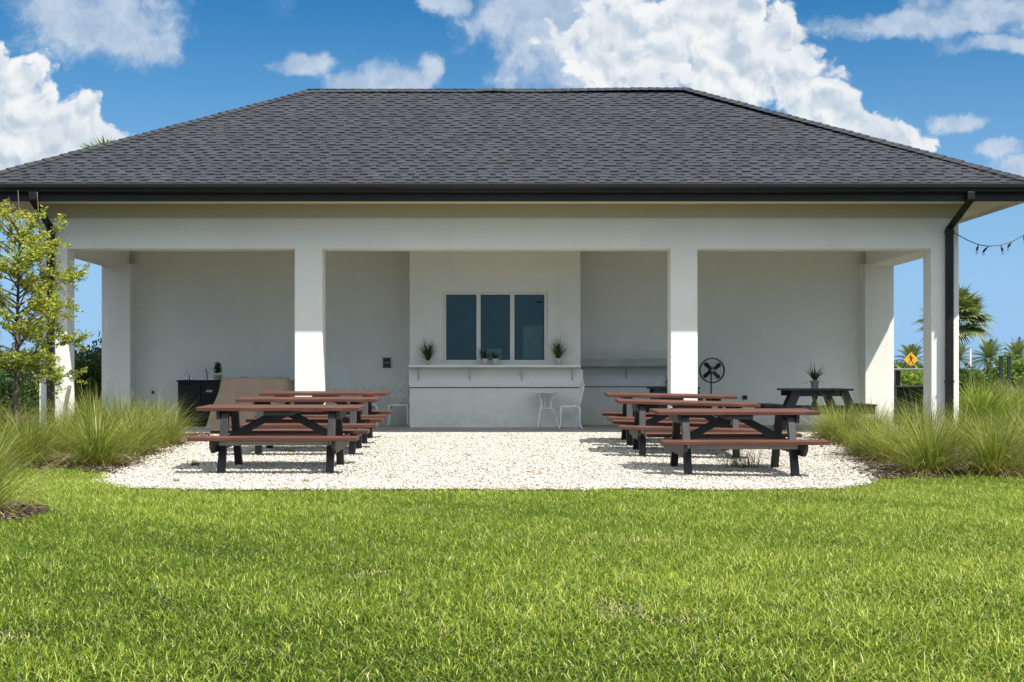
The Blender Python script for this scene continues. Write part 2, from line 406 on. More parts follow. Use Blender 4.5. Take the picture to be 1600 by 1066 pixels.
M['pot_leaf'] = leaf_mat('pot_leaf', [(0, (.018, .030, .010)), (.6, (.045, .070, .020)), (1, (.13, .13, .05))], .2, .45)
M['tan_leaf'] = leaf_mat('tan_leaf', [(0, (.16, .13, .07)), (1, (.34, .30, .17))], .3, .6)

# ------------------------------------------------------------ point-in-polygon + areas
def inside(poly, X, Y):
    ins = np.zeros(len(X), bool); n = len(poly)
    for i in range(n):
        x0, y0 = poly[i]; x1, y1 = poly[(i+1) % n]
        c_ = ((y0 > Y) != (y1 > Y)) & (X < (x1-x0)*(Y-y0)/(y1-y0+1e-12)+x0); ins ^= c_
    return ins
def wob(X, Y, s=1.0):
    return (np.sin(X*5.1*s+Y*2.3)+np.sin(X*11.7*s-Y*7.9+1.3)*.6+np.sin(X*23.1+Y*19.7*s+.7)*.4)/2
YF = 22.45
left_edge = [gp(165, 753), gp(185, 741), gp(215, 726), gp(255, 709), gp(290, 696), (gp(318, 686)[0], YF)]
right_edge = [(gp(1288, 686)[0], YF), gp(1300, 698), gp(1334, 719), gp(1352, 736), gp(1362, 748)]
front_edge = [gp(1352, 757), gp(1312, 766), gp(1200, 768), gp(900, 768), gp(600, 768), gp(300, 768), gp(215, 766), gp(178, 759)]
GRAV = left_edge+right_edge+front_edge
BEDL = [gp(-700, 733), gp(-200, 733), gp(60, 731), gp(150, 734), gp(182, 742)]+left_edge[1:]+[(-7.6, YF), (-7.9, 33), (-22, 33), (-22, 17)]
BEDR = right_edge[:-1]+[gp(1366, 749), gp(1420, 747), gp(1600, 744), gp(1900, 742), (24, 16), (24, 33), (8.0, 33), (7.7, YF)]
cbx, cby = gp(-74, 806)
BEDN = [(cbx+.62*math.cos(a)*1.15, cby+.62*math.sin(a)*1.5) for a in np.linspace(0, 2*math.pi, 24, endpoint=False)]
def grid_sheet(name, poly, st, mt, lift, amp=.0):
    P = np.array(poly); x0, y0 = P.min(0)-.1; x1, y1 = P.max(0)+.1
    xs = np.arange(x0, x1, st); ys = np.arange(y0, y1, st)
    XX, YY = np.meshgrid(xs, ys); nx, ny = len(xs), len(ys)
    x = XX.ravel(); y = YY.ravel()
    cx = (XX[:-1, :-1]+st/2).ravel(); cy = (YY[:-1, :-1]+st/2).ravel()
    k = inside(poly, cx+.05*wob(cx, cy), cy+.06*wob(cy, cx))
    idx = (np.arange(ny-1)[:, None]*nx+np.arange(nx-1)[None, :]).ravel()[k]
    Fq = np.stack([idx, idx+1, idx+nx+1, idx+nx], 1)
    z = gz(x, y)+lift+amp*wob(x*1.7, y*1.7)
    used = np.unique(Fq); mp = np.full(len(x), -1); mp[used] = np.arange(len(used))
    return np_mesh(name, np.stack([x, y, z], 1)[used], mp[Fq], mt, smooth=True)
# terrain: one sheet to the horizon
def axis(a, b, fine0, fine1, st):
    m = list(np.arange(fine0, fine1+1e-6, st)); o = []; d = st; x = fine0
    while x > a: d *= 1.6; x -= d; o.append(x)
    m = o[::-1]+m; d = st; x = m[-1]
    while x < b: d *= 1.6; x += d; m.append(x)
    return np.array(m)
xs = axis(-1500, 1500, -12, 14, .5); ys = axis(-300, 2200, 2, 26, .5)
XX, YY = np.meshgrid(xs, ys); nx, ny = len(xs), len(ys)
idx = (np.arange(ny-1)[:, None]*nx+np.arange(nx-1)[None, :]).ravel()
tag(np_mesh('ground', np.stack([XX.ravel(), YY.ravel(), gz(XX.ravel(), YY.ravel())], 1), np.stack([idx, idx+1, idx+nx+1, idx+nx], 1), M['ground'], smooth=True), 'flat ground under the lawn and planting beds', 'ground', kind='structure')
tag(grid_sheet('mulch_bed', BEDL, .1, M['mulch'], .012, .006), 'dark brown mulch bed left of the white gravel', 'mulch bed', kind='structure')
tag(grid_sheet('mulch_bed', BEDR, .1, M['mulch'], .012, .006), 'dark brown mulch bed right of the white gravel', 'mulch bed', kind='structure')
tag(grid_sheet('mulch_bed', BEDN, .05, M['mulch'], .012, .004), 'corner of mulch bed cutting into the lawn at the left edge', 'mulch bed', kind='structure')
tag(grid_sheet('gravel_path', GRAV, .06, M['gravel'], .020, .006), 'white shell gravel forecourt in front of the pavilion', 'gravel', kind='structure')

# loose chips of shell and bark
def chips(name, poly, n, smin, smax, mt, lift, flat=.4, yb=None, edge=0):
    P = np.array(poly); x0, y0 = P.min(0)-.15; x1, y1 = P.max(0)+.15
    if yb: y0 = max(y0, yb[0]); y1 = min(y1, yb[1]); x0 = max(x0, yb[2]); x1 = min(x1, yb[3])
    x = rng.uniform(x0, x1, n); y = rng.uniform(y0, y1, n)
    k = inside(poly, x+.05*wob(x, y)+rng.normal(0, edge, n), y+.06*wob(y, x)+rng.normal(0, edge, n)); x = x[k]; y = y[k]; n = len(x)
    base = np.array([(1,0,0),(.3,.9,0),(-.8,.6,0),(-.9,-.5,0),(.2,-1,0),(0,0,.9),(0,0,-.9)])
    fa = np.array([(0,1,5),(1,2,5),(2,3,5),(3,4,5),(4,0,5),(1,0,6),(2,1,6),(3,2,6),(4,3,6),(0,4,6)])
    s = rng.uniform(smin, smax, (n, 1, 1))*np.stack([rng.uniform(.7, 1.3, n), rng.uniform(.4, 1, n), rng.uniform(.6, 1.3, n)*flat], 1)[:, None, :]
    V = base[None]*s*rng.uniform(.8, 1.2, (n, 7, 1))
    a = rng.uniform(0, 6.28, n); tx = rng.normal(0, .35, n)
    ca, sa, ct, st = np.cos(a)[:, None], np.sin(a)[:, None], np.cos(tx)[:, None], np.sin(tx)[:, None]
    X, Y, Z = V[..., 0], V[..., 1], V[..., 2]
    Y, Z = Y*ct-Z*st, Y*st+Z*ct
    X, Y = X*ca-Y*sa, X*sa+Y*ca
    V = np.stack([X+x[:, None], Y+y[:, None], Z+(gz(x, y)+lift+rng.uniform(-.003, .008, n))[:, None]], 2).reshape(-1, 3)
    Fq = (fa[None]+(np.arange(n)*7)[:, None, None]).reshape(-1, 3)
    col = np.repeat(np.stack([rng.random(n)]*3+[np.ones(n)], 1), 7, 0)
    return np_mesh(name, V, Fq, mt, col=col, k=3)
tag(chips('gravel_chips', GRAV, 190000, .008, .020, M['chips'], .024, .5, edge=.07), 'loose white shell chips covering the gravel forecourt', 'gravel', kind='stuff')
tag(chips('mulch_chips', BEDL, 60000, .012, .045, M['mulchchips'], .022, .22, (13, 24, -9.5, 0), .15), 'loose bark chips in the left planting bed', 'mulch', kind='stuff')
tag(chips('mulch_chips', BEDR, 60000, .012, .045, M['mulchchips'], .022, .22, (13, 24, 0, 11), .20), 'loose bark chips in the right planting bed', 'mulch', kind='stuff')
tag(chips('mulch_chips', BEDN, 3000, .012, .04, M['mulchchips'], .02, .22, None, .05), 'loose bark chips at the left edge of the lawn', 'mulch', kind='stuff')

# ------------------------------------------------------------ blades
def ribbons(base, az, L, wid, lean, curl, segs=4, rnd=None, aux=None, twist=None, taper=1.0):
    n = len(L); t = np.linspace(0, 1, segs+1)
    th = lean[:, None]+curl[:, None]*t[None, :]; th = np.minimum(th, 2.7)
    d = L[:, None]/segs
    hx = np.concatenate([np.zeros((n, 1)), np.cumsum(np.sin((th[:, 1:]+th[:, :-1])/2)*d, 1)], 1)
    hz = np.concatenate([np.zeros((n, 1)), np.cumsum(np.cos((th[:, 1:]+th[:, :-1])/2)*d, 1)], 1)
    if twist is None: twist = np.zeros(n)
    ca, sa = np.cos(az)[:, None], np.sin(az)[:, None]
    px_ = base[:, 0:1]+hx*ca; py_ = base[:, 1:2]+hx*sa; pz_ = base[:, 2:3]+hz
    ww = wid[:, None]*(np.clip(1-(t[None, :])**(2.2*taper), .06, 1))/2
    ax_ = np.cos(az+math.pi/2+twist)[:, None]*ww; ay_ = np.sin(az+math.pi/2+twist)[:, None]*ww
    V = np.stack([np.stack([px_-ax_, py_-ay_, pz_], 2), np.stack([px_+ax_, py_+ay_, pz_], 2)], 2)  # n,s+1,2,3
    V = V.reshape(-1, 3); k = segs+1
    b = (np.arange(n)*k*2)[:, None]+(np.arange(segs)*2)[None, :]
    Fq = np.stack([b, b+1, b+3, b+2], 2).reshape(-1, 4)
    if rnd is None: rnd = rng.random(n)
    if aux is None: aux = np.zeros(n)
    col = np.stack([np.repeat(rnd, k*2), np.tile(np.repeat(t, 2), n), np.repeat(aux, k*2), np.ones(n*k*2)], 1)
    return V, Fq, col
def sn(x, y, s, ph=0.0):
    return (np.sin(x*s*1.3+ph+1.7*np.sin(y*s*.9+ph))+np.sin(y*s*1.7-ph*2+1.3*np.sin(x*s*1.1+2))+np.sin((x+y)*s*.77+ph*3))/3
def lawn(name, n, x0, x1, y0, y1, lmin, lmax, wmin, wmax, frus=True, segs=3, label=''):
    # sample denser close to the camera
    y = y0+(y1-y0)*rng.random(n)
    x = rng.uniform(-1, 1, n)
    hw = (y*.385+.35); x = x*hw+y*.016
    keep = rng.random(n) < (hw/hw.max())*np.clip(1.25-.045*(y-y0), .55, 1)
    keep &= ~inside(GRAV, x, y+.03)&~inside(BEDL, x, y)&~inside(BEDR, x, y)&~inside(BEDN, x, y)
    x = x[keep]; y = y[keep]; n = len(x)
    pt = sn(x, y, 1.1)*.5+sn(x, y, 3.7, 1.0)*.35+sn(x, y, 9.0, 2.0)*.3
    L = rng.uniform(lmin, lmax, n)*(1+.38*pt)
    bare = sn(x, y, 2.6, 4.0)+.5*sn(x, y, 7.3, 1.5) > .92
    L = np.where(bare, L*.6, L)
    rnd = np.clip(.46+.24*pt+.16*sn(x, y, .45, 5.0)+rng.normal(0, .29, n), 0, .91)
    dead = rng.random(n) < np.where(bare, .5, .035); rnd = np.where(dead, rng.uniform(.93, 1, n), rnd)
    az = rng.uniform(0, 6.28, n)
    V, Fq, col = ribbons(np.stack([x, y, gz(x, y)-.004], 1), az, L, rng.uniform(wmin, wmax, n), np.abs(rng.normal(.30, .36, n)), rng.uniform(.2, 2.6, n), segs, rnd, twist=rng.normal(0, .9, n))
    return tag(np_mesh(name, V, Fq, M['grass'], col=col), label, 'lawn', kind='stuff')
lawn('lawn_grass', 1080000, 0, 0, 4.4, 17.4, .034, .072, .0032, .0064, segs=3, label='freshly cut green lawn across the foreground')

# ============================================================ PAVILION
XL, XR = (61-VX)/98, (1498.5-VX)/98          # outer wall faces
SL = .18                                     # slab top
CW = .444                                    # column width
YB, YR = 26.44, 30.3                         # porch back wall, rear wall
BZ, TZ, SZ = 3.13, 3.62, 3.84                # beam bottom, band bottom, soffit
pav = empty('pavilion', ((XL+XR)/2, YF, 0), 'white stucco open-front pavilion with a dark hipped shingle roof', 'pavilion')
PO = pav.location.copy()
def pb(b, name, m, parent=pav, bevel=0.0, seg=2):
    """build a part from world-space vertices under the pavilion"""
    b.v = [(x-PO.x, y-PO.y, z-PO.z) for x, y, z in b.v]
    return b.build(name, m, parent, bevel, seg=seg)
def sub(b, name, m, parent, bevel=0.0):
    b.v = [(x-PO.x, y-PO.y, z-PO.z) for x, y, z in b.v]
    return b.build(name, m, parent, bevel)
# concrete slab in saw-cut bays
b = MB()
cuts = [XL-.03, -4.4, -1.535, 1.744, 4.6, XR+.03]
for i in range(5): b.box(cuts[i]+(.004 if i else 0), cuts[i+1]-.004, YF-.03, YR, -.1, SL)
pb(b, 'floor_slab', M['slab'], bevel=.006)
# columns
colx = [(XL, XL+CW), ((460.2-VX)/98, (503.7-VX)/98), ((1048-VX)/98, (1090-VX)/98), (XR-CW, XR)]
for i, (a, c_) in enumerate(colx):
    pb(MB().box(a, c_, YF, YF+.42, SL-.002, BZ+.05), 'column', M['stucco'], bevel=.012)
for a, c_, e0, e1 in ((XL+.10, XL+.55, XL, XL+.11), (XR-.55, XR-.10, XR-.11, XR)):
    bb = MB().box(a, c_, 26.0, YB+.1, SL-.002, BZ+.05); bb.box(e0, e1, 26.06, YR, SL-.002, SZ)
    pb(bb, 'column', M['stucco'], bevel=.012)
# beams
b = MB().box(XL+.003, XR-.003, YF+.003, YF+.417, BZ, TZ+.02); pb(b, 'front_beam', M['stucco'], bevel=.012)
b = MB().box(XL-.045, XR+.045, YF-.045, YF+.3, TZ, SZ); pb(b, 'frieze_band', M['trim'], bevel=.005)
for a, c_ in ((XL+.004, XL+.48), (XR-.48, XR-.004)):
    pb(MB().box(a, c_, YF+.41, 26.2, BZ+.002, SZ), 'side_beam', M['stucco'], bevel=.010)
pb(MB().box(XL+.2, XR-.2, YF+.25, YB+.1, 3.64, 3.74), 'porch_ceiling', M['stucco'])
# enclosed rooms: back wall, bump-out with window opening
WD = 25.2                                     # bump-out face
bx0, bx1 = (640-VX)/87.4, (907-VX)/87.4
s_ = F/WD
def wx(px): return (px-VX)/s_
def wz(py): return H-(py-VY)/s_
wx0, wx1, wz0, wz1 = wx(692), wx(856.3), wz(569), wz(456.5)
b = MB()
b.box(XL+.4, bx0+.02, YB, YB+.2, SL-.003, 3.7); pb(b, 'back_wall', M['stucco'])
b = MB().box(bx1-.02, XR-.4, YB, YB+.2, SL-.003, 3.7); pb(b, 'back_wall', M['stucco'])
b = MB()
b.box(bx0, wx0, WD, WD+.2, SL-.003, 3.7); b.box(wx1, bx1, WD, WD+.2, SL-.003, 3.7)
b.box(wx0, wx1, WD, WD+.2, SL-.003, wz0); b.box(wx0, wx1, WD, WD+.2, wz1, 3.7)
b.box(bx0, bx0+.2, WD+.2, YB+.02, SL-.003, 3.7); b.box(bx1-.2, bx1, WD+.2, YB+.02, SL-.003, 3.7)
# merge coplanar seams: thin shared faces stay inside the wall
pb(b, 'bay_wall', M['stucco'])
b = MB().box(bx0-.012, bx1+.045, WD-.03, WD+.02, wz(605), wz(577.5)); b.box(bx1+.046, 3.45, YB-.03, YB+.02, .905, 1.24)
pb(b, 'counter_backing', M['stucco'], bevel=.004)
b = MB().box(XL+.012, XR-.012, YR-.2, YR-.001, SL-.002, SZ-.01)
b.box(XL+.012, XL+.2, YB+.21, YR-.2, SL-.002, SZ-.01); b.box(XR-.2, XR-.012, YB+.21, YR-.2, SL-.002, SZ-.01)
pb(b, 'rear_wall', M['stucco'])
b = MB().box(bx0+.001, bx1+.0, WD-.008, WD+.01, wz(606.6), wz(605.1)); pb(b, 'backing_shadow_strip', M['backing_shadow'])  # dark strip standing in for the shadow under the backing's lower edge
b = MB().box(bx1+.05, 3.45, YB-.012, YB+.01, .888, .904); pb(b, 'backing_shadow_strip', M['backing_shadow'])  # same painted shadow line continued along the back wall
# soffit + fascia
FO = .80; GO = .93
ex0, ex1, ey0, ey1 = XL-FO, XR+FO, YF-FO, YR+FO
b = MB()
b.box(ex0+.01, ex1-.01, ey0+.01, YF-.01, SZ, SZ+.02); b.box(ex0+.01, ex1-.01, YR, ey1-.01, SZ, SZ+.02)
b.box(ex0+.01, XL+.1, YF-.008, YR-.002, SZ, SZ+.02); b.box(XR-.1, ex1-.01, YF-.008, YR-.002, SZ, SZ+.02)
b.box(ex0+.03, ex1-.03, ey0+.03, ey0+.055, SZ-.05, SZ-.001); b.box(ex1-.055, ex1-.03, ey0+.06, ey1-.06, SZ-.05, SZ-.001); b.box(ex0+.03, ex0+.055, ey0+.06, ey1-.06, SZ-.05, SZ-.001)
pb(b, 'soffit', M['soffit'])
def ring(b, x0, x1, y0, y1, t, z0, z1):
    b.box(x0, x1, y0, y0+t, z0, z1); b.box(x0, x1, y1-t, y1, z0, z1)
    b.box(x0, x0+t, y0+t, y1-t, z0, z1); b.box(x1-t, x1, y0+t, y1-t, z0, z1); return b
pb(ring(MB(), ex0, ex1, ey0, ey1, .03, 3.79, 4.02), 'fascia', M['bronze'])
# K-style gutter profile swept around
gut = MB()
prof = [(.0, 3.915), (.085, 3.915), (.10, 3.93), (.105, 3.965), (.128, 3.99), (.13, 4.035), (.118, 4.038), (.115, 4.0), (.0, 4.0)]
cor = [(ex0, ey0, -1, -1), (ex1, ey0, 1, -1), (ex1, ey1, 1, 1), (ex0, ey1, -1, 1)]
vs = [];
for (x, y, sx, sy) in cor: vs += [(x+sx*(o+.001), y+sy*(o+.001), z) for o, z in prof]
n = len(prof); fs = []
for k in range(4):
    for i in range(n):
        j = (i+1) % n; k2 = (k+1) % 4; fs.append((k*n+i, k*n+j, k2*n+j, k2*n+i))
gut.add(vs, fs)
# bright lip on top edge
gutter = pb(gut, 'gutter', M['bronze'])
lip = ring(MB(), ex0-.136, ex1+.136, ey0-.136, ey1+.136, .014, 4.036, 4.046)
sub(lip, 'gutter_lip', mat('lip_metal', (.16, .16, .155), None, rough=.3, metal=.6), gutter)
# downspouts
for side, pxo, pxd in ((1, 1517, 1485), (-1, 51, 78)):
    d0 = MB(); xo = (pxo-VX)/102; xd = (pxd-VX)/98.5; yg = ey0-.06; yw = YF-.065
    pts = [(xo, yg, 3.93), (xo, yg, 3.80), (xd, yw, 3.45), (xd, yw, .05)]
    def rect(p, d, w_, h_):
        return p
    # rectangular pipe as bars with overlapping elbows
    W_, D_ = .118, .085
    def ringat(p): x, y, z = p; return [(x-W_/2, y-D_/2, z), (x+W_/2, y-D_/2, z), (x+W_/2, y+D_/2, z), (x-W_/2, y+D_/2, z)]
    rings = [ringat(p) for p in pts]; vv_ = [q for r_ in rings for q in r_]; ff = []
    for i in range(3):
        for k in range(4): ff.append((i*4+k, i*4+(k+1) % 4, i*4+4+(k+1) % 4, i*4+4+k))
    ff += [(3, 2, 1, 0), (12, 13, 14, 15)]
    d0.add(vv_, ff)
    dn = pb(d0, 'downspout', M['bronze'], bevel=.01)
    st = MB()
    for z in (3.38, 1.0): st.box(xd-.066, xd+.066, yw-.049, yw+.06, z, z+.03)
    for k in (-1, 1):
        st.box(xd+k*.028-.004, xd+k*.028+.004, yw-.047, yw-.0425, .06, 3.36)
    sub(st, 'strap', M['bronze'], dn)
# ---------------- roof with shingle courses
RY = 21.52+4.8
re0, re1 = XL-GO+.01, XR+GO-.01; rf0, rf1 = YF-GO+.02, YR+GO-.02
RY = (rf0+rf1)/2
zr0, zr1, ze = 1.13+442*RY/F, 1.13+446*RY/F, 4.055
rx0, rx1 = (481-VX)*RY/F, (1071-VX)*RY/F
A, B_, C_, D__ = Vector((re0, rf0, ze)), Vector((re1, rf0, ze)), Vector((re1, rf1, ze)), Vector((re0, rf1, ze))
E0, E1 = Vector((rx0, RY, zr0)), Vector((rx1, RY, zr1))
rV = []; rF = []; rC = []
def slope(p0, p1, q0, q1, rows, seed):
    """p0-p1 eave edge, q0-q1 ridge edge (may be the same point)"""
    rr = random.Random(seed); nrm = (p1-p0).cross((q0-p0)).normalized()
    if nrm.z < 0: nrm = -nrm
    ed = (p1-p0).normalized()
    def lim(v):
        a = p0.lerp(q0, v); c2 = p1.lerp(q1, v); return a, c2
    for r_ in range(rows):
        v0 = r_/rows; v1 = (r_+1)/rows; a0, c0 = lim(v0); a1, c1 = lim(v1)
        w0 = (a0-p0).dot(ed); w0e = (c0-p0).dot(ed); w1 = (a1-p0).dot(ed); w1e = (c1-p0).dot(ed)
        y0 = a0-ed*w0; y1 = a1-ed*w1
        u_ = w0-rr.uniform(0, .3); tab = rr.random() < .5
        blotch = rr.uniform(.97, 1.03)
        while u_ < w0e:
            wd = rr.uniform(.08, .18) if tab else rr.uniform(.08, .17)
            ua, ub = u_, u_+wd; u_ = ub
            def pt(uu, v, lift):
                lo_ = w0+(w1-w0)*v; hi_ = w0e+(w1e-w0e)*v
                uu = min(max(uu, lo_), hi_); return y0.lerp(y1, v)+ed*uu+nrm*lift
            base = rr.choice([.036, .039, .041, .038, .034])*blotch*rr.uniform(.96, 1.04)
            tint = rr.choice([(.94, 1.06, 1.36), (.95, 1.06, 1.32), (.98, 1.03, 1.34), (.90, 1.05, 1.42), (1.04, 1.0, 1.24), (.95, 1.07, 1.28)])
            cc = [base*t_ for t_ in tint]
            n0 = len(rV)
            if tab:
                qs = [pt(ua, -.0, .013), pt(ub, 0, .013), pt(ub, 1, .004), pt(ua, 1, .004), pt(ua, 0, -.002), pt(ub, 0, -.002), pt(ua, 1, 0), pt(ub, 1, 0)]
                rV.extend(qs); rF.extend([(n0, n0+1, n0+2, n0+3), (n0+4, n0+5, n0+1, n0), (n0+4, n0, n0+3, n0+6), (n0+1, n0+5, n0+7, n0+2)])
                rC.extend([(*cc, 1)]*8)
            else:
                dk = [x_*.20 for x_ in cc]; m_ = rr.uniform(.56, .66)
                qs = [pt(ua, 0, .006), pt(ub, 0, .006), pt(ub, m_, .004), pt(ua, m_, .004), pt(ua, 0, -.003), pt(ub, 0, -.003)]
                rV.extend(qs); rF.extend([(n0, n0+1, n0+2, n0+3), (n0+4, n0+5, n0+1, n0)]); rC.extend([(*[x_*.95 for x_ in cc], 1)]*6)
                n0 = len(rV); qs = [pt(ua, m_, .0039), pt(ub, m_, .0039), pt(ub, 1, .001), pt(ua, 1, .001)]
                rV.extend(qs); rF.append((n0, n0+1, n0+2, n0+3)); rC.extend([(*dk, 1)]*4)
            tab = not tab if rr.random() < .85 else tab
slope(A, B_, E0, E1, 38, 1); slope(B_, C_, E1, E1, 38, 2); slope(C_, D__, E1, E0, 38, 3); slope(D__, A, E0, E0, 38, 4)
n0 = len(rV)   # deck below the shingles
for p in (A, B_, C_, D__, E0, E1): rV.append(p-Vector((0, 0, .02 if p.z < 5 else .12))); rC.append((.03, .03, .03, 1))
rF += [(n0, n0+1, n0+5, n0+4), (n0+2, n0+3, n0+4, n0+5)]
rb = MB(); rb.v = [(p.x-PO.x, p.y-PO.y, p.z-PO.z) for p in rV]; rb.f = rF+[(n0+1, n0+2, n0+5), (n0+3, n0, n0+4), (n0+3, n0+2, n0+1, n0)]; rb.sm = [False]*len(rb.f); rb.c = rC
def raw_build(b, name, m, parent):
    me = bpy.data.meshes.new(name); me.from_pydata(b.v, [], b.f); me.materials.append(m); me.update()
    ca = me.color_attributes.new('Col', 'FLOAT_COLOR', 'POINT'); ca.data.foreach_set('color', np.array(b.c, np.float32).ravel())
    o = bpy.data.objects.new(name, me); link(o); o.parent = parent; return o
roof = raw_build(rb, 'roof', M['shingle'], pav)
def caps(p, q, name, sag=None):
    b = MB(); d = (q-p); L = d.length; d = d.normalized(); side = d.cross(Vector((0, 0, 1))).normalized(); up = side.cross(d)
    k = int(L/.16); rr = random.Random(int(L*100))
    for i in range(k):
        t0 = i/k; t1 = (i+1.25)/k; a = p.lerp(q, t0); c_ = p.lerp(q, min(t1, 1.0))
        if sag: a = a+Vector((0, 0, sag(t0))); c_ = c_+Vector((0, 0, sag(t1)))
        j = rr.uniform(-.004, .004); hw = .135; dp = (.066 if name == 'ridge_cap' else .05)-.016
        col = [x_*rr.uniform(.8, 1.1) for x_ in (.036, .041, .051)]
        v = [a-side*hw-up*(dp-.016), a+up*(.040+j), a+side*hw-up*(dp-.016), c_-side*hw-up*dp, c_+up*(.024+j), c_+side*hw-up*dp,
             a-side*hw-up*(dp+.03), a+side*hw-up*(dp+.03)]
        b.add([x_-PO for x_ in v], [(0, 1, 4, 3), (1, 2, 5, 4), (6, 7, 2, 1, 0)]); b.c += [(*col, 1)]*8
    return raw_build(b, name, M['shingle'], roof)
caps(A, E0, 'hip_cap'); caps(B_, E1, 'hip_cap'); caps(C_, E1, 'hip_cap'); caps(D__, E0, 'hip_cap')
caps(E0-Vector((.1, 0, 0)), E1+Vector((.1, 0, 0)), 'ridge_cap', lambda t: .028*math.exp(-((t-.49)/.04)**2)+.012*math.sin(t*9)-.01)
# ---------------- window
fr = MB(); y0 = WD+.055; y1 = WD+.15
T = .045
fr.box(wx0, wx1, y0, y1, wz0, wz0+.075); fr.box(wx0, wx1, y0, y1, wz1-T, wz1)
panes = [(697, 744.3), (751, 797), (804, 850.7)]
edges = [wx0]+[wx(p_) for pr in panes for p_ in pr]+[wx1]
for i in range(0, 8, 2): fr.box(edges[i], edges[i+1], y0+.001, y1-.001, wz0+.07, wz1-T+.005)
win = pb(fr, 'window', M['frame'], bevel=.004)
for a, c_ in panes:
    sub(MB().box(wx(a)-.01, wx(c_)+.01, y0+.05, y0+.056, wz0+.06, wz1-T+.01), 'pane', M['glass'], win)
    # thin dark glazing gasket
gk = MB()
for a, c_ in panes:
    x0, x1, z0, z1 = wx(a), wx(c_), wz0+.075, wz1-T
    gk.box(x0, x0+.012, y0+.03, y0+.048, z0, z1); gk.box(x1-.012, x1, y0+.03, y0+.048, z0, z1); gk.box(x0+.012, x1-.012, y0+.03, y0+.048, z0, z0+.014); gk.box(x0+.012, x1-.012, y0+.03, y0+.048, z1-.012, z1)
sub(gk, 'gasket', M['plastic'], win)
sub(MB().box(wx(838), wx(847.5), y0+.045, y0+.049, wz(473), wz(470)), 'sticker', M['ink'], win)
# servery counter on the bay and plank counter on the right
cz = wz(570.5)
b = MB().box(bx0-.01, bx1-.01, WD-.32, WD-.001, cz-.04, cz)
ct = pb(b, 'serving_counter', M['stucco'], bevel=.004)
def brackets(xs_, y, z, parent, dep):
    for x in xs_:
        k = MB().box(x-.02, x+.02, y-.006, y, z-.24, z); k.box(x-.02, x+.02, y-dep, y-.006, z-.008, z-.0005)
        k.bar((x, y-.01, z-.19), (x, y-dep*.75, z-.01), .008, .02, (1, 0, 0))
        br = sub(k, 'bracket', mat_br, parent)
        for i in range(4): sub(MB().lathe([(.011, -.009), (.011, -.002)], (x+.004*(-1)**i, y, z-.045-.055*i), 8, ax='y'), 'screw', M['plastic'], br)
mat_br = mat('bracket_paint', (.66, .65, .60), None, rough=.5)
brackets([wx(654), wx(734), wx(815), wx(894)], WD-.03, cz-.041, ct, .24)
s26 = F/26.0
b = MB().box((907.5-VX)/s26, 3.45, 25.98, 26.02, H+(VY-572.5)/s26, H+(VY-560.5)/s26); b.box((907.5-VX)/s26, 3.45, 26.02, YB-.001, H+(VY-572.5)/s26+.01, H+(VY-572.5)/s26+.045)
c2 = pb(b, 'side_counter', mat('grey_plank', (.42, .43, .40), (.36, .37, .345), 4, .7), bevel=.003)
brackets([(979-VX)/83.5], YB-.03, H+(VY-572.5)/s26+.005, c2, .3)
# outlets on the wall
def outlet(px, py, D, w_, h_, lab=None):
    p = at(px, py, D-.03); b = MB().box(p.x-w_/2, p.x+w_/2, D-.05, D+.001, p.z-h_/2, p.z+h_/2)
    o = pb(b, 'outlet_box', M['plastic'], bevel=.006)
    return o, p
o, p = outlet(604.5, 567, YB, .135, .165)
mpg = mat('plate_grey', (.10, .10, .10), None)
for dz in (-.087, .087): sub(MB().box(p.x-.085, p.x+.085, YB-.012, YB-.001, p.z+dz-.008, p.z+dz+.008), 'wall_plate', mpg, o)
for dx in (-.022, .022): sub(MB().box(p.x+dx-.009, p.x+dx+.009, YB-.054, YB-.0505, p.z-.01, p.z+.008), 'socket', M['paper'], o)
outlet(1164, 621, YB, .085, .07); outlet(580, 635, YB, .05, .05)
o, p = outlet(238.5, 613, YB, .04, .05)
b = MB().lathe([(.012, -.012), (.012, .001)], (at(210.5, 490, YB).x, YB-.001, at(210, 490, YB).z), 8, ax='y'); pb(b, 'wall_plug', M['plastic'])
# inside room
b = MB().box(-3.0, 3.6, 29.0, 29.05, SL, 3.6); b.box(-3.05, -3.0, YB+.25, 29, SL, 3.6); b.box(3.6, 3.65, YB+.25, 29, SL, 3.6); b.box(-3.0, 3.6, YB+.25, 29.0, 3.58, 3.6)
pb(b, 'room_lining', M['room'])
def room_box(name, x0, x1, zt, zb, D, d, lab, cat, m):
    a = at(x0, zb, D); c_ = at(x1, zt, D); b = MB().box(a.x, c_.x, 0, d, a.z, c_.z); b.v = [(x-(a.x+c_.x)/2, y, z-a.z) for x, y, z in b.v]
    return b, ((a.x+c_.x)/2, D, a.z)
t_ = empty('storage_cabinet', (at(836, 600, 26.2).x, 26.2, SL), 'pale storage cabinet standing inside behind the right window pane', 'cabinet')
MB().box(-.22, .22, 0, .4, 0, 1.86).build('cabinet_body', M['box'], t_, .006); MB().box(-.2, .2, -.02, -.001, .06, .9).build('cabinet_door', M['box'], t_, .004)
MB().box(-.2, .2, -.02, -.001, .93, 1.82).build('cabinet_door', M['box'], t_, .004)
t_ = empty('storage_shelf_table', (at(770, 600, 26.0).x, 26.0, SL), 'long inside table seen low through the middle and right window panes', 'table')
MB().box(-.35, 1.2, 0, .6, 1.02, 1.06).build('table_top', M['box'], t_, .004)
for x in (-.32, 1.16):
    for y in (.03, .55): MB().box(x-.02, x+.02, y-.02, y+.02, 0, 1.019).build('leg', M['box'], t_)
t_ = tag(MB().box(-.17, .17, 0, .3, 0, .36).build('carton', M['box'], None, .004, (at(770, 560, 26.1).x, 26.12, SL+1.062)), 'pale square carton on the inside table behind the middle pane', 'box')
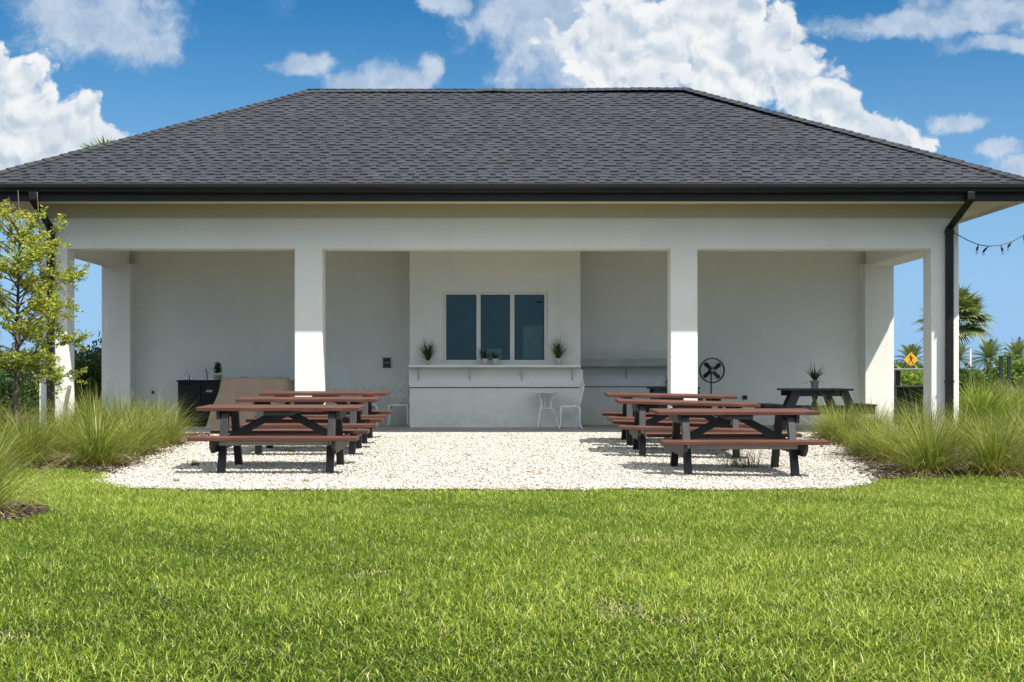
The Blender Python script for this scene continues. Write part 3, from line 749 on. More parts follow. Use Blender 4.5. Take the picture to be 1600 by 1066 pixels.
t_ = tag(MB().box(-.2, .2, 0, .16, 0, .07).box(-.15, -.02, .02, .14, .0705, .13).box(.05, .16, .02, .14, .0705, .11).build('desk_clutter', M['cabinet'], None, .004, (at(818, 560, 26.0).x, 26.05, SL+1.062)), 'dark low office clutter on the inside table behind the right pane', 'equipment')

# ============================================================ PICNIC TABLES
def picnic_table(loc, label, rz=0, tilt=0):
    t = empty('picnic_table', loc, label, 'picnic table', 'red topped picnic tables on the white gravel', rz); t.rotation_euler = (R(1.35), tilt, rz)
    b = MB()
    for i in range(5): y = -.365+i*.1465; b.box(-.915, .915, y, y+.138, .708, .75)
    b.build('tabletop', M['red'], t, .005)
    for s in (-1, 1):
        b = MB()
        for i in range(2): y = s*.62-.14+i*.1425; b.box(-.925, .925, y, y+.137, .40, .442)
        b.build('bench', M['red'], t, .005)
        b = MB().box(-.60, .60, s*.62-.02, s*.62+.02, .345, .399); b.build('bench_rail', M['rail'], t, .003)
    for sx in (-1, 1):
        for sy in (-1, 1):
            MB().bar((sx*.60, sy*.26, .705), (sx*.60, sy*.53, .0), .085, .075, (0, 1, 0)).build('leg', M['leg'], t, .006)
        b = MB(); x0, x1 = sorted((sx*.648, sx*.688))
        b.add([(x, y, z) for x in (x0, x1) for y, z in ((-.74, .399), (.74, .399), (.74, .33), (.64, .262), (-.64, .262), (-.74, .33))],
              [(0,1,2,3,4,5), (11,10,9,8,7,6)]+[(i, i+6, (i+1) % 6+6, (i+1) % 6) for i in range(6)])
        b.build('seat_beam', M['leg'], t, .004)
        MB().box(*sorted((sx*.648, sx*.688)), -.34, .34, .615, .707).build('top_beam', M['leg'], t, .004)
        MB().bar((sx*.62, 0, .375), (sx*.07, 0, .675), .04, .085, (0, 0, 1)).build('brace', M['leg'], t, .004)
    MB().box(-.16, .16, -.35, .35, .66, .707).build('centre_cleat', M['leg'], t, .004)
    return t
T1 = picnic_table((-2.36, 16.07, float(gz(-2.4, 16))-.005), 'nearest picnic table of the left row, with red-brown top and charcoal legs', R(-.6))
T2 = picnic_table((-2.37, 18.57, float(gz(-2.4, 18.5))-.012), 'middle picnic table of the left row, a white sticker on its front left leg', R(.5))
T3 = picnic_table((-2.39, 20.56, float(gz(-2.4, 20.6))-.010), 'farthest picnic table of the left row, next to the porch floor', R(.3))
T4 = picnic_table((2.80, 16.22, float(gz(2.8, 16.2))-.012), 'nearest picnic table of the right row, with a weed growing behind its bench', R(1.5))
T5 = picnic_table((2.57, 18.56, .025), 'middle picnic table of the right row, a white sticker on its front left leg', R(-1.2), R(1.5))
T6 = picnic_table((2.57, 20.20, .095), 'farthest picnic table of the right row, in front of the pedestal fan', R(-1.0), R(.9))
for t in (T2, T5): MB().box(-.018, .018, -.003, .0, 0, .085).build('sticker', M['paper'], t, loc=(-.60, -.502, .16)).rotation_euler = (R(-21), 0, 0)

# black tables in the porch
def small_black(loc, label, w_=1.09, ht=.70):
    t = empty('black_picnic_table', loc, label, 'picnic table'); b = MB(); n = 6; st = w_/n
    for i in range(n): b.box(-w_/2+i*st, -w_/2+(i+1)*st-.01, -w_/2, w_/2, ht-.035, ht)
    b.build('tabletop', M['black_wood'], t, .004)
    for s in (-1, 1):
        b = MB()
        for i in range(2): x = s*(w_/2+.26)-.14+i*.145; b.box(x, x+.135, -.5, .5, .405, .44)
        b.build('bench', M['black_wood'], t, .004)
    for y, e in ((-.42, .0), (.42, -.12)):
        for s in (-1, 1):
            MB().bar((s*(w_*.36+e), y, ht-.036), (s*(w_*.36+.30+e), y, 0), .045, .14, (1, 0, 0)).build('leg', M['black_wood'], t, .004)
        MB().box(-w_/2+.06, w_/2-.06, y+.03, y+.07, ht-.13, ht-.036).build('top_beam', M['black_wood'], t, .003)
        MB().box(-w_/2-.40, w_/2+.40, y+.03, y+.07, .27, .404).build('seat_beam', M['black_wood'], t, .003)
    for s in (-1, 1):
        MB().bar((s*.05, 0, ht-.04), (s*.05, s*.39, .36), .09, .04, (1, 0, 0)).build('brace', M['black_wood'], t, .003)
    return t
pA = at(1273, 634, 24.35); small_black((pA.x, 24.35, SL), 'black picnic table on the porch slab beside the right grass clumps, carrying a potted plant', 1.09, .705)
pB = at(1052, 634, 25.3); small_black((pB.x, 25.3, SL), 'black picnic table half hidden behind the right middle column', .86, .72)
# bar-height black table outside right
tb = empty('bar_table', (7.75+.6, 27.3, .165), 'tall black outdoor bar table with a lower shelf, seen through the right side opening', 'bar table')
MB().box(-.62, .62, -.35, .35, 1.04, 1.075).build('tabletop', M['grey'], tb, .004)
for x in (-.45, .45): MB().box(x-.05, x+.05, -.06, .06, .04, 1.039).build('leg', M['black_wood'], tb, .004)
MB().box(-.66, .66, -.42, .42, .715, .745).build('shelf', M['black_wood'], tb, .004)
MB().box(-.54, .6, -.3, .3, .03, .714).build('cabinet_body', M['cabinet'], tb, .006)

# ============================================================ BISTRO SET
def arc(cx, cz, r, a0, a1, y=0, n=8): return [(cx+r*math.cos(R(a0+(a1-a0)*i/n)), y, cz+r*math.sin(R(a0+(a1-a0)*i/n))) for i in range(n+1)]
def bistro_chair(loc, rz, label):
    t = empty('bistro_chair', loc, label, 'garden chair', 'white cast metal bistro chairs', rz)   # faces -y
    b = MB(); prof = [(0, .40), (.17, .398), (.19, .39), (.19, .372), (.165, .372), (0, .378)]
    b.lathe(prof[::-1], (0, 0, 0), 24, cap=False)
    for i in range(12):
        a = i*math.pi/6; b.tube([(.05*math.cos(a), .05*math.sin(a), .4), (.16*math.cos(a+.25), .16*math.sin(a+.25), .401)], .006, 5)
    b.build('seat', M['white_metal'], t)
    for sx in (-1, 1):
        for sy in (-1, 1):
            b = MB(); b.tube([(sx*.13, sy*.13, .385), (sx*.165, sy*.16, .36), (sx*.178, sy*.172, .30), (sx*.165, sy*.165, .18), (sx*.175, sy*.18, .06), (sx*.20, sy*.205, .0)], [.02, .019, .016, .012, .011, .016], 8)
            b.build('leg', M['white_metal'], t)
    b = MB()
    def bk(x, z): return (x, .165+(z-.38)*.20, z)
    out = [(-.15, .39), (-.155, .48), (-.185, .58), (-.19, .68), (-.17, .75), (-.12, .785), (-.07, .79), (-.04, .82), (0, .838), (.04, .82), (.07, .79), (.12, .785), (.17, .75), (.19, .68), (.185, .58), (.155, .48), (.15, .39)]
    b.tube([bk(*p) for p in out], .0125, 7)
    def sc(pts, r_=.0090): b.tube([bk(x, z) for x, z in pts], r_, 6)
    def ac(cx, cz, r_, a0, a1, n=9): return [(cx+r_*math.cos(R(a0+(a1-a0)*i/n)), cz+r_*math.sin(R(a0+(a1-a0)*i/n))) for i in range(n+1)]
    sc([(-.15, .43), (-.08, .445), (0, .44), (.08, .445), (.15, .43)], .008)
    for s in (-1, 1):
        sc([(0, .44), (s*.03, .50), (s*.075, .55), (s*.12, .60), (s*.14, .66), (s*.12, .71), (s*.08, .725)])
        sc([(0, .44), (s*.02, .56), (s*.05, .63), (s*.045, .70), (0, .76), (s*.02, .80)])
        sc([(s*.16, .50), (s*.11, .50), (s*.08, .47), (s*.11, .455)]); sc([(s*cx, z) for cx, z in ac(.115, .66, .035, 0, 300)])
        sc([(s*cx, z) for cx, z in ac(.06, .60, .030, 90, 380)]); sc([(s*cx, z) for cx, z in ac(.115, .56, .028, -60, 240)])
        sc([(s*.05, .63), (s*.10, .70), (s*.15, .74)]); sc([(s*cx, z) for cx, z in ac(.065, .755, .022, -90, 220)])
        sc([(0, .56), (s*.04, .53), (s*.08, .52), (s*.13, .53), (s*.16, .56)])
    sc(ac(0, .70, .026, 0, 360)); sc(ac(0, .60, .02, 0, 360))
    b.build('backrest', M['white_metal'], t)
    return t
chA = bistro_chair((at(575, 665, 26).x, 25.95, SL), R(3), 'white bistro chair farther from the bay, mostly hidden behind the picnic tables')
chB = bistro_chair((at(624, 665, 26).x, 25.93, SL), R(-2), 'white bistro chair against the back wall right beside the bay corner')
chC = bistro_chair((at(889, 668, 24.75).x, 24.80, SL), R(-84), 'white bistro chair beside the small round table, turned sideways')
bt = empty('bistro_table', (at(851, 668, 24.8).x, 24.85, SL), 'small round white metal bistro table under the serving counter', 'table')
b = MB().lathe([(0, .628), (.285, .628), (.30, .634), (.30, .645), (.285, .648), (0, .648)], (0, 0, 0), 40)
b.build('table_top', M['white_metal'], bt)
for k in range(3):
    a = R(-90+120*k+30+60); ca, sa = math.cos(a), math.sin(a)
    MB().tube([(ca*r_, sa*r_, z) for r_, z in ((.20, .625), (.19, .58), (.13, .50), (.105, .42), (.115, .36), (.145, .32), (.20, .20), (.235, .08), (.265, .0))], [.010, .013, .012, .012, .017, .014, .012, .011, .015], 8).build('leg', M['white_metal'], bt)
b = MB().lathe([(0, .34), (.11, .34), (.115, .35), (.11, .36), (0, .36)], (0, 0, 0), 20); b.tube([(0, 0, .36), (0, 0, .627)], .008, 8); b.lathe([(.002, .18), (.009, .25), (.009, .34)], (0, 0, 0), 8)
b.build('centre_shelf', M['white_metal'], bt)

# ============================================================ FAN
fz = at(1112.5, 579, 25.7)
fan = empty('pedestal_fan', (fz.x, 25.7, SL), 'black round pedestal fan standing by the back wall', 'fan')
hz_ = fz.z-SL; fr_ = .222
b = MB(); ringp = [(fr_*math.cos(R(a)), 0, fr_*math.sin(R(a))) for a in range(0, 361, 8)]
b.tube([(x, -.03, z+hz_) for x, y, z in ringp], .011, 6, cap=False); b.tube([(x, .06, z+hz_) for x, y, z in ringp], .007, 6, cap=False)
for rr_ in (.08, .15): b.tube([(x/fr_*rr_, -.075+.02*rr_/.15, z/fr_*rr_+hz_) for x, y, z in ringp], .0016, 4, cap=False)
for i in range(48):
    a = i*2*math.pi/48; ca, sa = math.cos(a), math.sin(a)
    b.tube([(.03*ca, -.085, hz_+.03*sa), (.13*ca, -.075, hz_+.13*sa), (.2*ca, -.05, hz_+.2*sa), (fr_*ca, -.03, hz_+fr_*sa)], .0013, 4, cap=False)
    if i % 2 == 0: b.tube([(.05*ca, .09, hz_+.05*sa), (.18*ca, .085, hz_+.18*sa), (fr_*ca, .06, hz_+fr_*sa)], .0013, 4, cap=False)
b.build('cage', M['plastic'], fan)
MB().lathe([(0, -.095), (.033, -.093), (.036, -.085), (.036, -.08)], (0, 0, hz_), 20, ax='y').build('hub_badge', M['grey'], fan)
for k in range(4):
    a = R(38+90*k+(6 if k % 2 else 0)); ca, sa = math.cos(a), math.sin(a); b = MB()
    pts = [(.03, -.025), (.09, -.036), (.17, -.038), (.195, -.022), (.195, .03), (.17, .04), (.09, .03), (.03, .022)]
    v = [(u_*ca-v_*sa, y+v_*.45, hz_+u_*sa+v_*ca) for y in (-.003, .003) for u_, v_ in pts]
    b.add(v, [tuple(range(8)), tuple(range(15, 7, -1))]+[(i, i+8, (i+1) % 8+8, (i+1) % 8) for i in range(8)]); b.build('blade', M['plastic'], fan)
MB().lathe([(0, -.04), (.05, -.035), (.055, 0), (.055, .09), (.05, .19), (.03, .21), (0, .21)], (0, 0, hz_), 20, ax='y').build('motor', M['plastic'], fan)
MB().tube([(0, .1, hz_-.04), (0, .1, .03)], .014, 10).build('pole', M['plastic'], fan)
MB().lathe([(0, 0), (.21, 0), (.215, .012), (.19, .03), (.03, .05), (0, .05)], (0, .1, 0), 28).build('base', M['plastic'], fan)

# ============================================================ SINK CABINET, COVERED GRILL
ca_ = at(275.5, 594, 25.6); cb_ = at(352, 594, 25.6)
sk = empty('sink_cabinet', ((ca_.x+cb_.x)/2, 25.6, SL), 'black outdoor sink cabinet with chrome taps at the left end of the porch', 'cabinet')
w2 = (cb_.x-ca_.x)/2; hc = ca_.z-SL
MB().box(-w2+.02, w2-.02, .03, .7, 0, hc-.03).build('cabinet_body', M['cabinet'], sk, .005)
MB().box(-w2, w2, 0, .74, hc-.03, hc).build('worktop', M['cabinet'], sk, .004)
for i in range(2):
    x0 = -w2+.04+i*(w2-.03); MB().box(x0, x0+w2-.05, .012, .029, .08, hc-.1).build('cabinet_door', M['cabinet'], sk, .003)
def gp_(px): return (px-VX)*25.6/F-sk.location.x
MB().box(gp_(322), gp_(331.5), .004, .0118, hc-.22, hc-.18).build('label_plate', M['grey'], sk)
def tap(px, kind):
    x = gp_(px); b = MB()
    if kind:
        b.tube([(x, .3, hc), (x, .3, hc+.12)]+[(x-.035+.035*math.cos(a), .3, hc+.12+.035*math.sin(a)) for a in np.linspace(.3, 3.1, 7)]+[(x-.072, .3, hc+.10)], .008, 8)
        for dx in (-.05, .05): b.lathe([(.018, 0), (.018, .02), (.010, .03), (.013, .055), (0, .06)], (x+dx, .3, hc), 10)
        b.build('tap', M['chrome'], sk)
    else:
        b.box(x-.11, x+.11, .26, .34, hc+.0005, hc+.014)
        for dx in (-.085, .085): b.lathe([(.016, .014), (.018, .03), (.012, .05), (0, .055)], (x+dx, .3, hc), 10)
        b.build('tap', M['chrome'], sk)
        MB().tube([(x, .3, hc+.014), (x-.005, .3, hc+.1), (x-.025, .28, hc+.19), (x-.03, .27, hc+.2)], [.009, .009, .011, .012], 8).build('spray_hose', M['plastic'], sk)
tap(290.5, 1); tap(319, 0)
# tan fabric cover over grill
def drape(name, x0, x1, y0, y1, ht, flare, label, seed, mt, sideslope=0.0):
    rr = np.random.default_rng(seed); nu, nv = 120, 26
    cx, cy = (x0+x1)/2, (y0+y1)/2; hx, hy = (x1-x0)/2, (y1-y0)/2
    V = []; per = np.linspace(0, 2*math.pi, nu, endpoint=False)
    ph = rr.uniform(0, 6.28, 6)
    for j in range(nv+1):
        t = j/nv; z = ht*(1-t)
        for a in per:
            # rounded rectangle
            c_, s_2 = math.cos(a), math.sin(a); p = 7
            k = (abs(c_)**p+abs(s_2)**p)**(-1/p)
            fold = .018*t*(math.sin(a*7+ph[0])+.8*math.sin(a*13+ph[1]+t*2)+.5*math.sin(a*23+ph[2]))+.010*math.sin(t*9+a*3+ph[3])
            ex = hx+flare*t**1.2+fold; ey = hy+flare*.5*t+fold
            rnd_ = .03*(1-min(1, t*12))
            V.append((k*c_*(ex-rnd_), k*s_2*(ey-rnd_), z-.012*(1-min(1, t*10))*0+.0))
    Fq = [(j*nu+i, j*nu+(i+1) % nu, (j+1)*nu+(i+1) % nu, (j+1)*nu+i) for j in range(nv) for i in range(nu)]
    b = MB(); b.add(V, Fq, True)
    # top surface rings with sag
    n0 = 0; R_ = 8; base = len(b.v)
    for r_ in range(1, R_+1):
        f_ = 1-r_/R_
        for i in range(nu):
            x, y, z = V[i]; b.v.append((x*f_, y*f_, ht+.012+.014*math.sin(x*f_*9+ph[4])*math.cos(y*f_*8+ph[5])+.008*math.sin(x*f_*21)-.012*f_))
    for r_ in range(R_):
        for i in range(nu):
            a0 = (i if r_ == 0 else base+(r_-1)*nu+i); a1 = ((i+1) % nu if r_ == 0 else base+(r_-1)*nu+(i+1) % nu)
            b.f.append((a0, base+r_*nu+i, base+r_*nu+(i+1) % nu, a1)); b.sm.append(True)
    o = b.build(name, mt, None, loc=(cx, cy, SL)); tag(o, label, 'grill cover'); return o
cL, cR = at(343, 590, 24.9), at(449, 590, 24.9)
drape('grill_cover', cL.x, cR.x, 24.95, 25.55, cL.z-SL-.01, .24, 'tan fabric cover draped over a grill next to the sink cabinet', 3, M['cover'])
cL2, cR2 = at(452, 593, 25.7), at(497, 593, 25.7)
drape('grill_cover', cL2.x, cR2.x, 25.62, 26.1, cL2.z-SL-.02, .10, 'grey-green fabric cover partly hidden behind the left middle column', 5, mat('green_cover', (.27, .27, .21), (.23, .23, .18), 3, .85))

# ============================================================ POTTED PLANTS
def leafset(n, pos, az, L, w_, lean, curl, segs=4, **k): return ribbons(np.tile(np.array(pos, float), (n, 1))+np.stack([k.get('sx', .01)*rng.normal(size=n), k.get('sx', .01)*rng.normal(size=n), np.zeros(n)], 1), az, L, w_, lean, curl, segs)
def pot_plant(name, loc, label, kind, pot=(.05, .038, .09), h=.22, spread=1.0, n=40, w_=.012, curl=1.6, lm='pot_leaf', clear_pot=False):
    t = empty(name, loc, label, 'potted plant')
    r1, r0, ph = pot
    MB().lathe([(0, 0), (r0, 0), (r1, ph), (r1+.004, ph), (r1+.004, ph-.012), (r1-.006, ph), (r1-.008, ph-.012), (0, ph-.014)], (0, 0, 0), 24).build('pot', M['pot'], t)
    if kind == 'grass' or kind == 'rosette':
        az = rng.uniform(0, 6.28, n); L = h*rng.uniform(.6, 1.1, n)
        ln = np.abs(rng.normal(.15, .25, n)) if kind == 'grass' else rng.uniform(.1, 1.15, n)
        V, Fq, col = leafset(n, (0, 0, ph-.015), az, L, np.full(n, w_)*rng.uniform(.7, 1.2, n), ln*spread, rng.uniform(.2, curl, n), 5)
        np_mesh('foliage', V, Fq, M[lm], t, col)
    return t
yc = WD-.17
ct_z = cz+.001
def shelf(px, y=yc): return (px-VX)*y/F
pot_plant('potted_grass', (shelf(668.5), yc, ct_z), 'tall dark artificial grass plant at the left end of the serving counter', 'grass', (.045, .036, .075), .44, 1, 150, .014, 1.5)
pot_plant('potted_grass', (shelf(872.5), yc, ct_z), 'dark grassy plant in a white pot at the right end of the serving counter', 'grass', (.058, .044, .115), .42, 1.3, 120, .014, 1.7)
pot_plant('potted_succulent', (shelf(757.5), yc-.03, ct_z), 'spiky aloe-like plant in a white pot, left one of the window pair', 'rosette', (.060, .046, .11), .27, 1.15, 46, .024, 1.0)
tp = pot_plant('potted_succulent', (shelf(774.5), yc-.02, ct_z), 'orange-tinged low plant in a white pot, right one of the window pair', 'rosette', (.060, .046, .11), .17, 1.1, 50, .024, .9)
k = 16; az = rng.uniform(0, 6.28, k)
V, Fq, col = leafset(k, (0, 0, .09), az, rng.uniform(.07, .11, k), np.full(k, .016), rng.uniform(.1, .7, k), rng.uniform(.3, .9, k), 3)
np_mesh('flower', V, Fq, mat('orange_bloom', (.45, .20, .05), None, rough=.7), tp, col)
pot_plant('potted_succulent', (pA.x+0.0, 24.35, SL+.706), 'spiky plant in a white pot on top of the black picnic table', 'rosette', (.075, .058, .14), .36, 1.3, 44, .028, 1.0)
pot_plant('potted_succulent', (at(1040, 600, 25.3).x+.02, 25.1, SL+.721), 'spiky plant behind the right middle column, few leaves showing', 'rosette', (.05, .04, .07), .22, 1.15, 30, .018, 1.1)
pc = pot_plant('potted_rubber_plant', (gp_(335)+sk.location.x, 25.95, SL+hc+.001), 'leafy round-leaved plant in a white pot on the sink cabinet', 'none', (.072, .056, .10))
def leaf_cloud(pts, size, asp=.5, jit=.0, nrm=None, droop=.3, name='foliage', mt=None, parent=None, rnd=None, fold=True):
    """one small folded leaf (2 quads) per point"""
    n = len(pts); pts = np.asarray(pts, float)
    d = rng.normal(size=(n, 3)); d[:, 2] = d[:, 2]*.6-droop
    if nrm is not None: d = d*.8+nrm
    d /= np.linalg.norm(d, axis=1)[:, None]
    q = rng.normal(size=(n, 3)); s_ = np.cross(d, q); s_ /= np.linalg.norm(s_, axis=1)[:, None]; up = np.cross(s_, d)
    L = (size*rng.uniform(.6, 1.25, n))[:, None]; W = L*asp/2
    a = pts; m1 = pts+d*L*.5; tip = pts+d*L-up*L*.12
    V = np.stack([a, m1+s_*W+up*W*.35, tip, m1-s_*W+up*W*.35, m1], 1).reshape(-1, 3)
    b = (np.arange(n)*5)[:, None, None]; Fq = (np.array([(0, 1, 4, 4), (4, 1, 2, 2), (0, 4, 3, 3), (4, 2, 3, 3)])[None]+b)
    Fq = Fq.reshape(-1, 4)[:, :3]
    r_ = rng.random(n) if rnd is None else rnd
    col = np.repeat(np.stack([r_, np.full(n, .6), r_*0, np.ones(n)], 1), 5, 0)
    return np_mesh(name, V, Fq, mt, parent, col, k=3)
pp = []
for s_i in range(9):
    a = rng.uniform(0, 6.28); ln = rng.uniform(.05, .4); L = rng.uniform(.12, .24)
    for k_ in range(11):
        f = .25+.75*k_/10; pp.append((math.cos(a)*math.sin(ln)*L*f, math.sin(a)*math.sin(ln)*L*f, .09+math.cos(ln)*L*f))
leaf_cloud(pp, .06, .75, droop=-.4, mt=M['dark_leaf'], parent=pc)

# ============================================================ ORNAMENTAL GRASS CLUMPS
def clump_mesh(seed, n=1500, h=1.0, mt='clump', wd=(.0035, .0065), rb=.10):
    r0 = rng.bit_generator.state
    rad = np.abs(rng.normal(0, rb, n)); az = rng.uniform(0, 6.28, n)
    base = np.stack([rad*np.cos(az), rad*np.sin(az), np.full(n, -.01)], 1)
    lean = np.clip(rad/rb*.28+rng.normal(.16, .24, n), 0, 1.3); curl = rng.uniform(.25, 1.75, n)
    L = h*rng.uniform(.55, 1.12, n)
    dead = rng.random(n) < .13
    L = np.where(dead, L*.75, L); curl = np.where(dead, curl+.7, curl); lean = np.where(dead, lean+.35, lean)
    rnd = np.where(dead, rng.uniform(.9, 1, n), np.clip(rng.normal(.42, .27, n), 0, .87))
    az2 = az+rng.normal(0, .35, n)
    V, Fq, col = ribbons(base, az2, L, rng.uniform(*wd, n), lean, curl, 6, rnd, twist=rng.normal(0, .5, n), taper=1.2)
    o = np_mesh('grass_clump', V, Fq, M[mt], None, col); return o
protos = [clump_mesh(i, 1000, .86, wd=(.0040, .0085), rb=.12) for i in range(4)]
used_p = [False]*4
CL = [  # px, py of the foot, size, label
 (-50, 806, 1.08, 'nearest grass clump, at the left edge where its mulch corner cuts into the lawn'),
 (-42, 742, 1.02, 'grass clump at the left edge of the photo, behind the nearest clump'),
 (45, 727, 1.0, 'grass clump spreading round the foot of the young tree'),
 (152, 729, 1.05, 'big round grass clump at the front of the left bed, next to the lawn corner'),
 (98, 708, .95, 'grass clump in front of the leaning wooden stake'),
 (214, 711, .95, 'grass clump on the left gravel edge, second from the lawn corner'),
 (258, 697, .85, 'grass clump on the left gravel edge, closest to the nearest left picnic table'),
 (190, 690, 1.0, 'grass clump in front of the left rear column, behind the big round clump'),
 (10, 700, 1.05, 'grass clump behind the young tree at the left edge'),
 (243, 684, .95, 'grass clump in front of the black sink cabinet'),
 (140, 688, 1.05, 'grass clump under the left side opening of the pavilion'),
 (-70, 700, 1.1, 'grass clump at the far left edge in front of the dark hedge'),
 (1322, 695, .95, 'grass clump closest to the nearest right picnic table'),
 (1352, 714, .72, 'small low grass clump on the right gravel edge'),
 (1398, 722, .95, 'grass clump in the right bed in front of the rear right column'),
 (1452, 741, 1.05, 'grass clump at the lawn edge in front of the right corner column'),
 (1551, 743, 1.12, 'big fanned grass clump at the lawn edge right of the right downspout'),
 (1640, 738, 1.1, 'grass clump at the right edge of the photo beside the lawn'),
 (1368, 688, .85, 'grass clump in front of the right side opening, behind the gravel edge'),
 (1432, 694, .9, 'grass clump hiding the foot of the right corner column'),
 (1505, 700, .9, 'grass clump beside the foot of the right downspout'),
 (1590, 696, .92, 'grass clump behind the big fanned clump near the right edge'),
 (1300, 688, .75, 'low grass clump between the nearest right table and the black picnic table'),
]
for i, (px, py, sc_, lab) in enumerate(CL):
    X, Y = gp(px, py); j = i % 4
    o = protos[j] if not used_p[j] else protos[j].copy()
    if used_p[j]: link(o)
    used_p[j] = True
    o.location = (X, min(Y, 21.9), float(gz(X, Y))); o.rotation_euler = (0, 0, rng.uniform(0, 6.28)); o.scale = (sc_*rng.uniform(.95, 1.1), sc_*rng.uniform(.95, 1.1), sc_*rng.uniform(.93, 1.05))
    tag(o, lab, 'grass clump', 'fountain grass clumps in the mulch beds')
# other grasses right of the pavilion
def other_clump(mt, n, h, wd, loc, label, sc_=1):
    o = clump_mesh(9, n, h, mt, wd, .22); o.name = 'broad_leaf_grass'; o.location = loc; o.scale = (sc_, sc_, 1); return tag(o, label, 'grass clump')
for (px, D, h, mt, lab) in ((1528, 25.5, 1.05, 'ygrass', 'bright yellow-green arching grass just right of the corner column'),
                            (1566, 27.5, .9, 'ygrass', 'yellow-green arching grass in front of the two dark posts'),
                            (1600, 31.0, 1.0, 'tan_leaf', 'tan dry grass by the right edge behind the green clumps')):
    other_clump(mt, 1300, h, (.008, .016), ((px-VX)*D/F, D, .165), lab, 1.25)

# ============================================================ TREES
def bez(p0, p1, p2, n=6): return [Vector(p0)*float((1-t)**2)+Vector(p1)*float(2*t*(1-t))+Vector(p2)*float(t*t) for t in np.linspace(0, 1, n)]
def young_tree(loc, label, h, spread, z0, seed, leafm='oak', nbr=34, lean=(0, 0), dens=1.0, dirs=None):
    r_ = random.Random(seed); t = empty('young_tree', loc, label, 'tree')
    tr = MB(); top = Vector((lean[0], lean[1], h))
    P = bez((0, 0, -.05), (lean[0]*.2, 0, h*.5), top, 12); tr.tube(P, [.036*(1-.80*i/11)+.004 for i in range(12)], 8)
    pts = []; tw = []
    def along(f):
        i = min(int(f*11), 10); return P[i].lerp(P[i+1], f*11-i)
    for i in range(nbr):
        f = z0/h+(1-z0/h)*((i+.5)/nbr)*.98; a = i*2.4+r_.uniform(-.5, .5)
        if dirs: a = r_.choice(dirs)+r_.uniform(-.5, .5)
        L = spread*(1.05-.75*abs(f-.52)**1.0*1.6)*r_.uniform(.55, 1.1); L = max(L, .25)
        el = r_.uniform(.05, .65)+(f-.5)*.7
        p0 = along(f); d = Vector((math.cos(a)*math.cos(el), math.sin(a)*math.cos(el), math.sin(el)))
        p2 = p0+d*L+Vector((0, 0, -.06*L)); p1 = p0+d*L*.5+Vector((0, 0, .10*L))
        B = bez(p0, p1, p2, 7); tr.tube(B, [.011*(1-.8*k/6)+.0015 for k in range(7)], 5)
        for k in range(int(8*L/.6)+3):
            q = r_.uniform(.25, 1.0); j = min(int(q*6), 5); s0 = B[j].lerp(B[j+1], q*6-j)
            dd = Vector((r_.gauss(0, 1), r_.gauss(0, 1), r_.gauss(.1, .7))).normalized()+d*.8; dd.normalize()
            tl = r_.uniform(.08, .30)*(.6+.5*L); s1 = s0+dd*tl+Vector((0, 0, -.02)); tr.tube([s0, s0.lerp(s1, .5)+Vector((0, 0, .012)), s1], [.0035, .0025, .0012], 4, cap=False)
            m = int(tl*95*dens)+4
            for e in range(m):
                w_ = r_.uniform(.15, 1.05); c_ = s0.lerp(s1, w_); pts.append((c_.x+r_.gauss(0, .014), c_.y+r_.gauss(0, .014), c_.z+r_.gauss(0, .014)))
                tw.append(min(.99, max(0, .38+.30*(c_.z/h-.5)+r_.gauss(0, .20))))
    tr.build('trunk', M['bark'], t)
    leaf_cloud(pts, .052, .42, mt=M[leafm], parent=t, name='crown', rnd=np.array(tw))
    return t
tx, ty = gp(24, 712)
tz0 = float(gz(tx, ty))
yt = young_tree((tx, ty, tz0), 'young oak with sparse yellow-green leaves in front of the left corner column', (712-352)/(F/ty), 1.22, .95, 4, nbr=60, lean=(.06, 0), dens=1.35)
# upright leader shoots
b = MB()
sq = F/ty
for px, y0_, y1_ in ((28, 352, 297), (14, 350, 308), (58, 345, 300)):
    b.tube([((px-VX)/sq-tx+.03, .02, (712-y0_-20)/sq), ((px-VX)/sq-tx, 0, (712-y1_)/sq)], [.010, .005], 6)
b.build('leader', M['bark'], yt)
# leaning stake beside the tree
sx_, sy_ = gp(89, 690)
sk2 = empty('stake', (sx_, sy_, float(gz(sx_, sy_))), 'grey wooden stake leaning by the left corner column', 'stake')
ssc = F/sy_
MB().bar((0, 0, -.1), ((109-89)/ssc, 0, (690-602)/ssc), .05, .062, (0, 1, 0)).build('post', M['stake'], sk2, .004)
MB().tube([(-.025, -.04, .28), (.13, -.04, .34)], .006, 5).build('strap', M['strap'], sk2)
# tree standing just outside the right edge, its twigs reaching into the picture
young_tree((10.35, 22.8, .165), 'young oak at the right edge, only its branch tips in the picture', 3.9, 1.55, 1.3, 11, nbr=44, dirs=[math.pi*1.0, math.pi*.85, math.pi*1.15, 0, 1.5, 4.5], dens=.8)

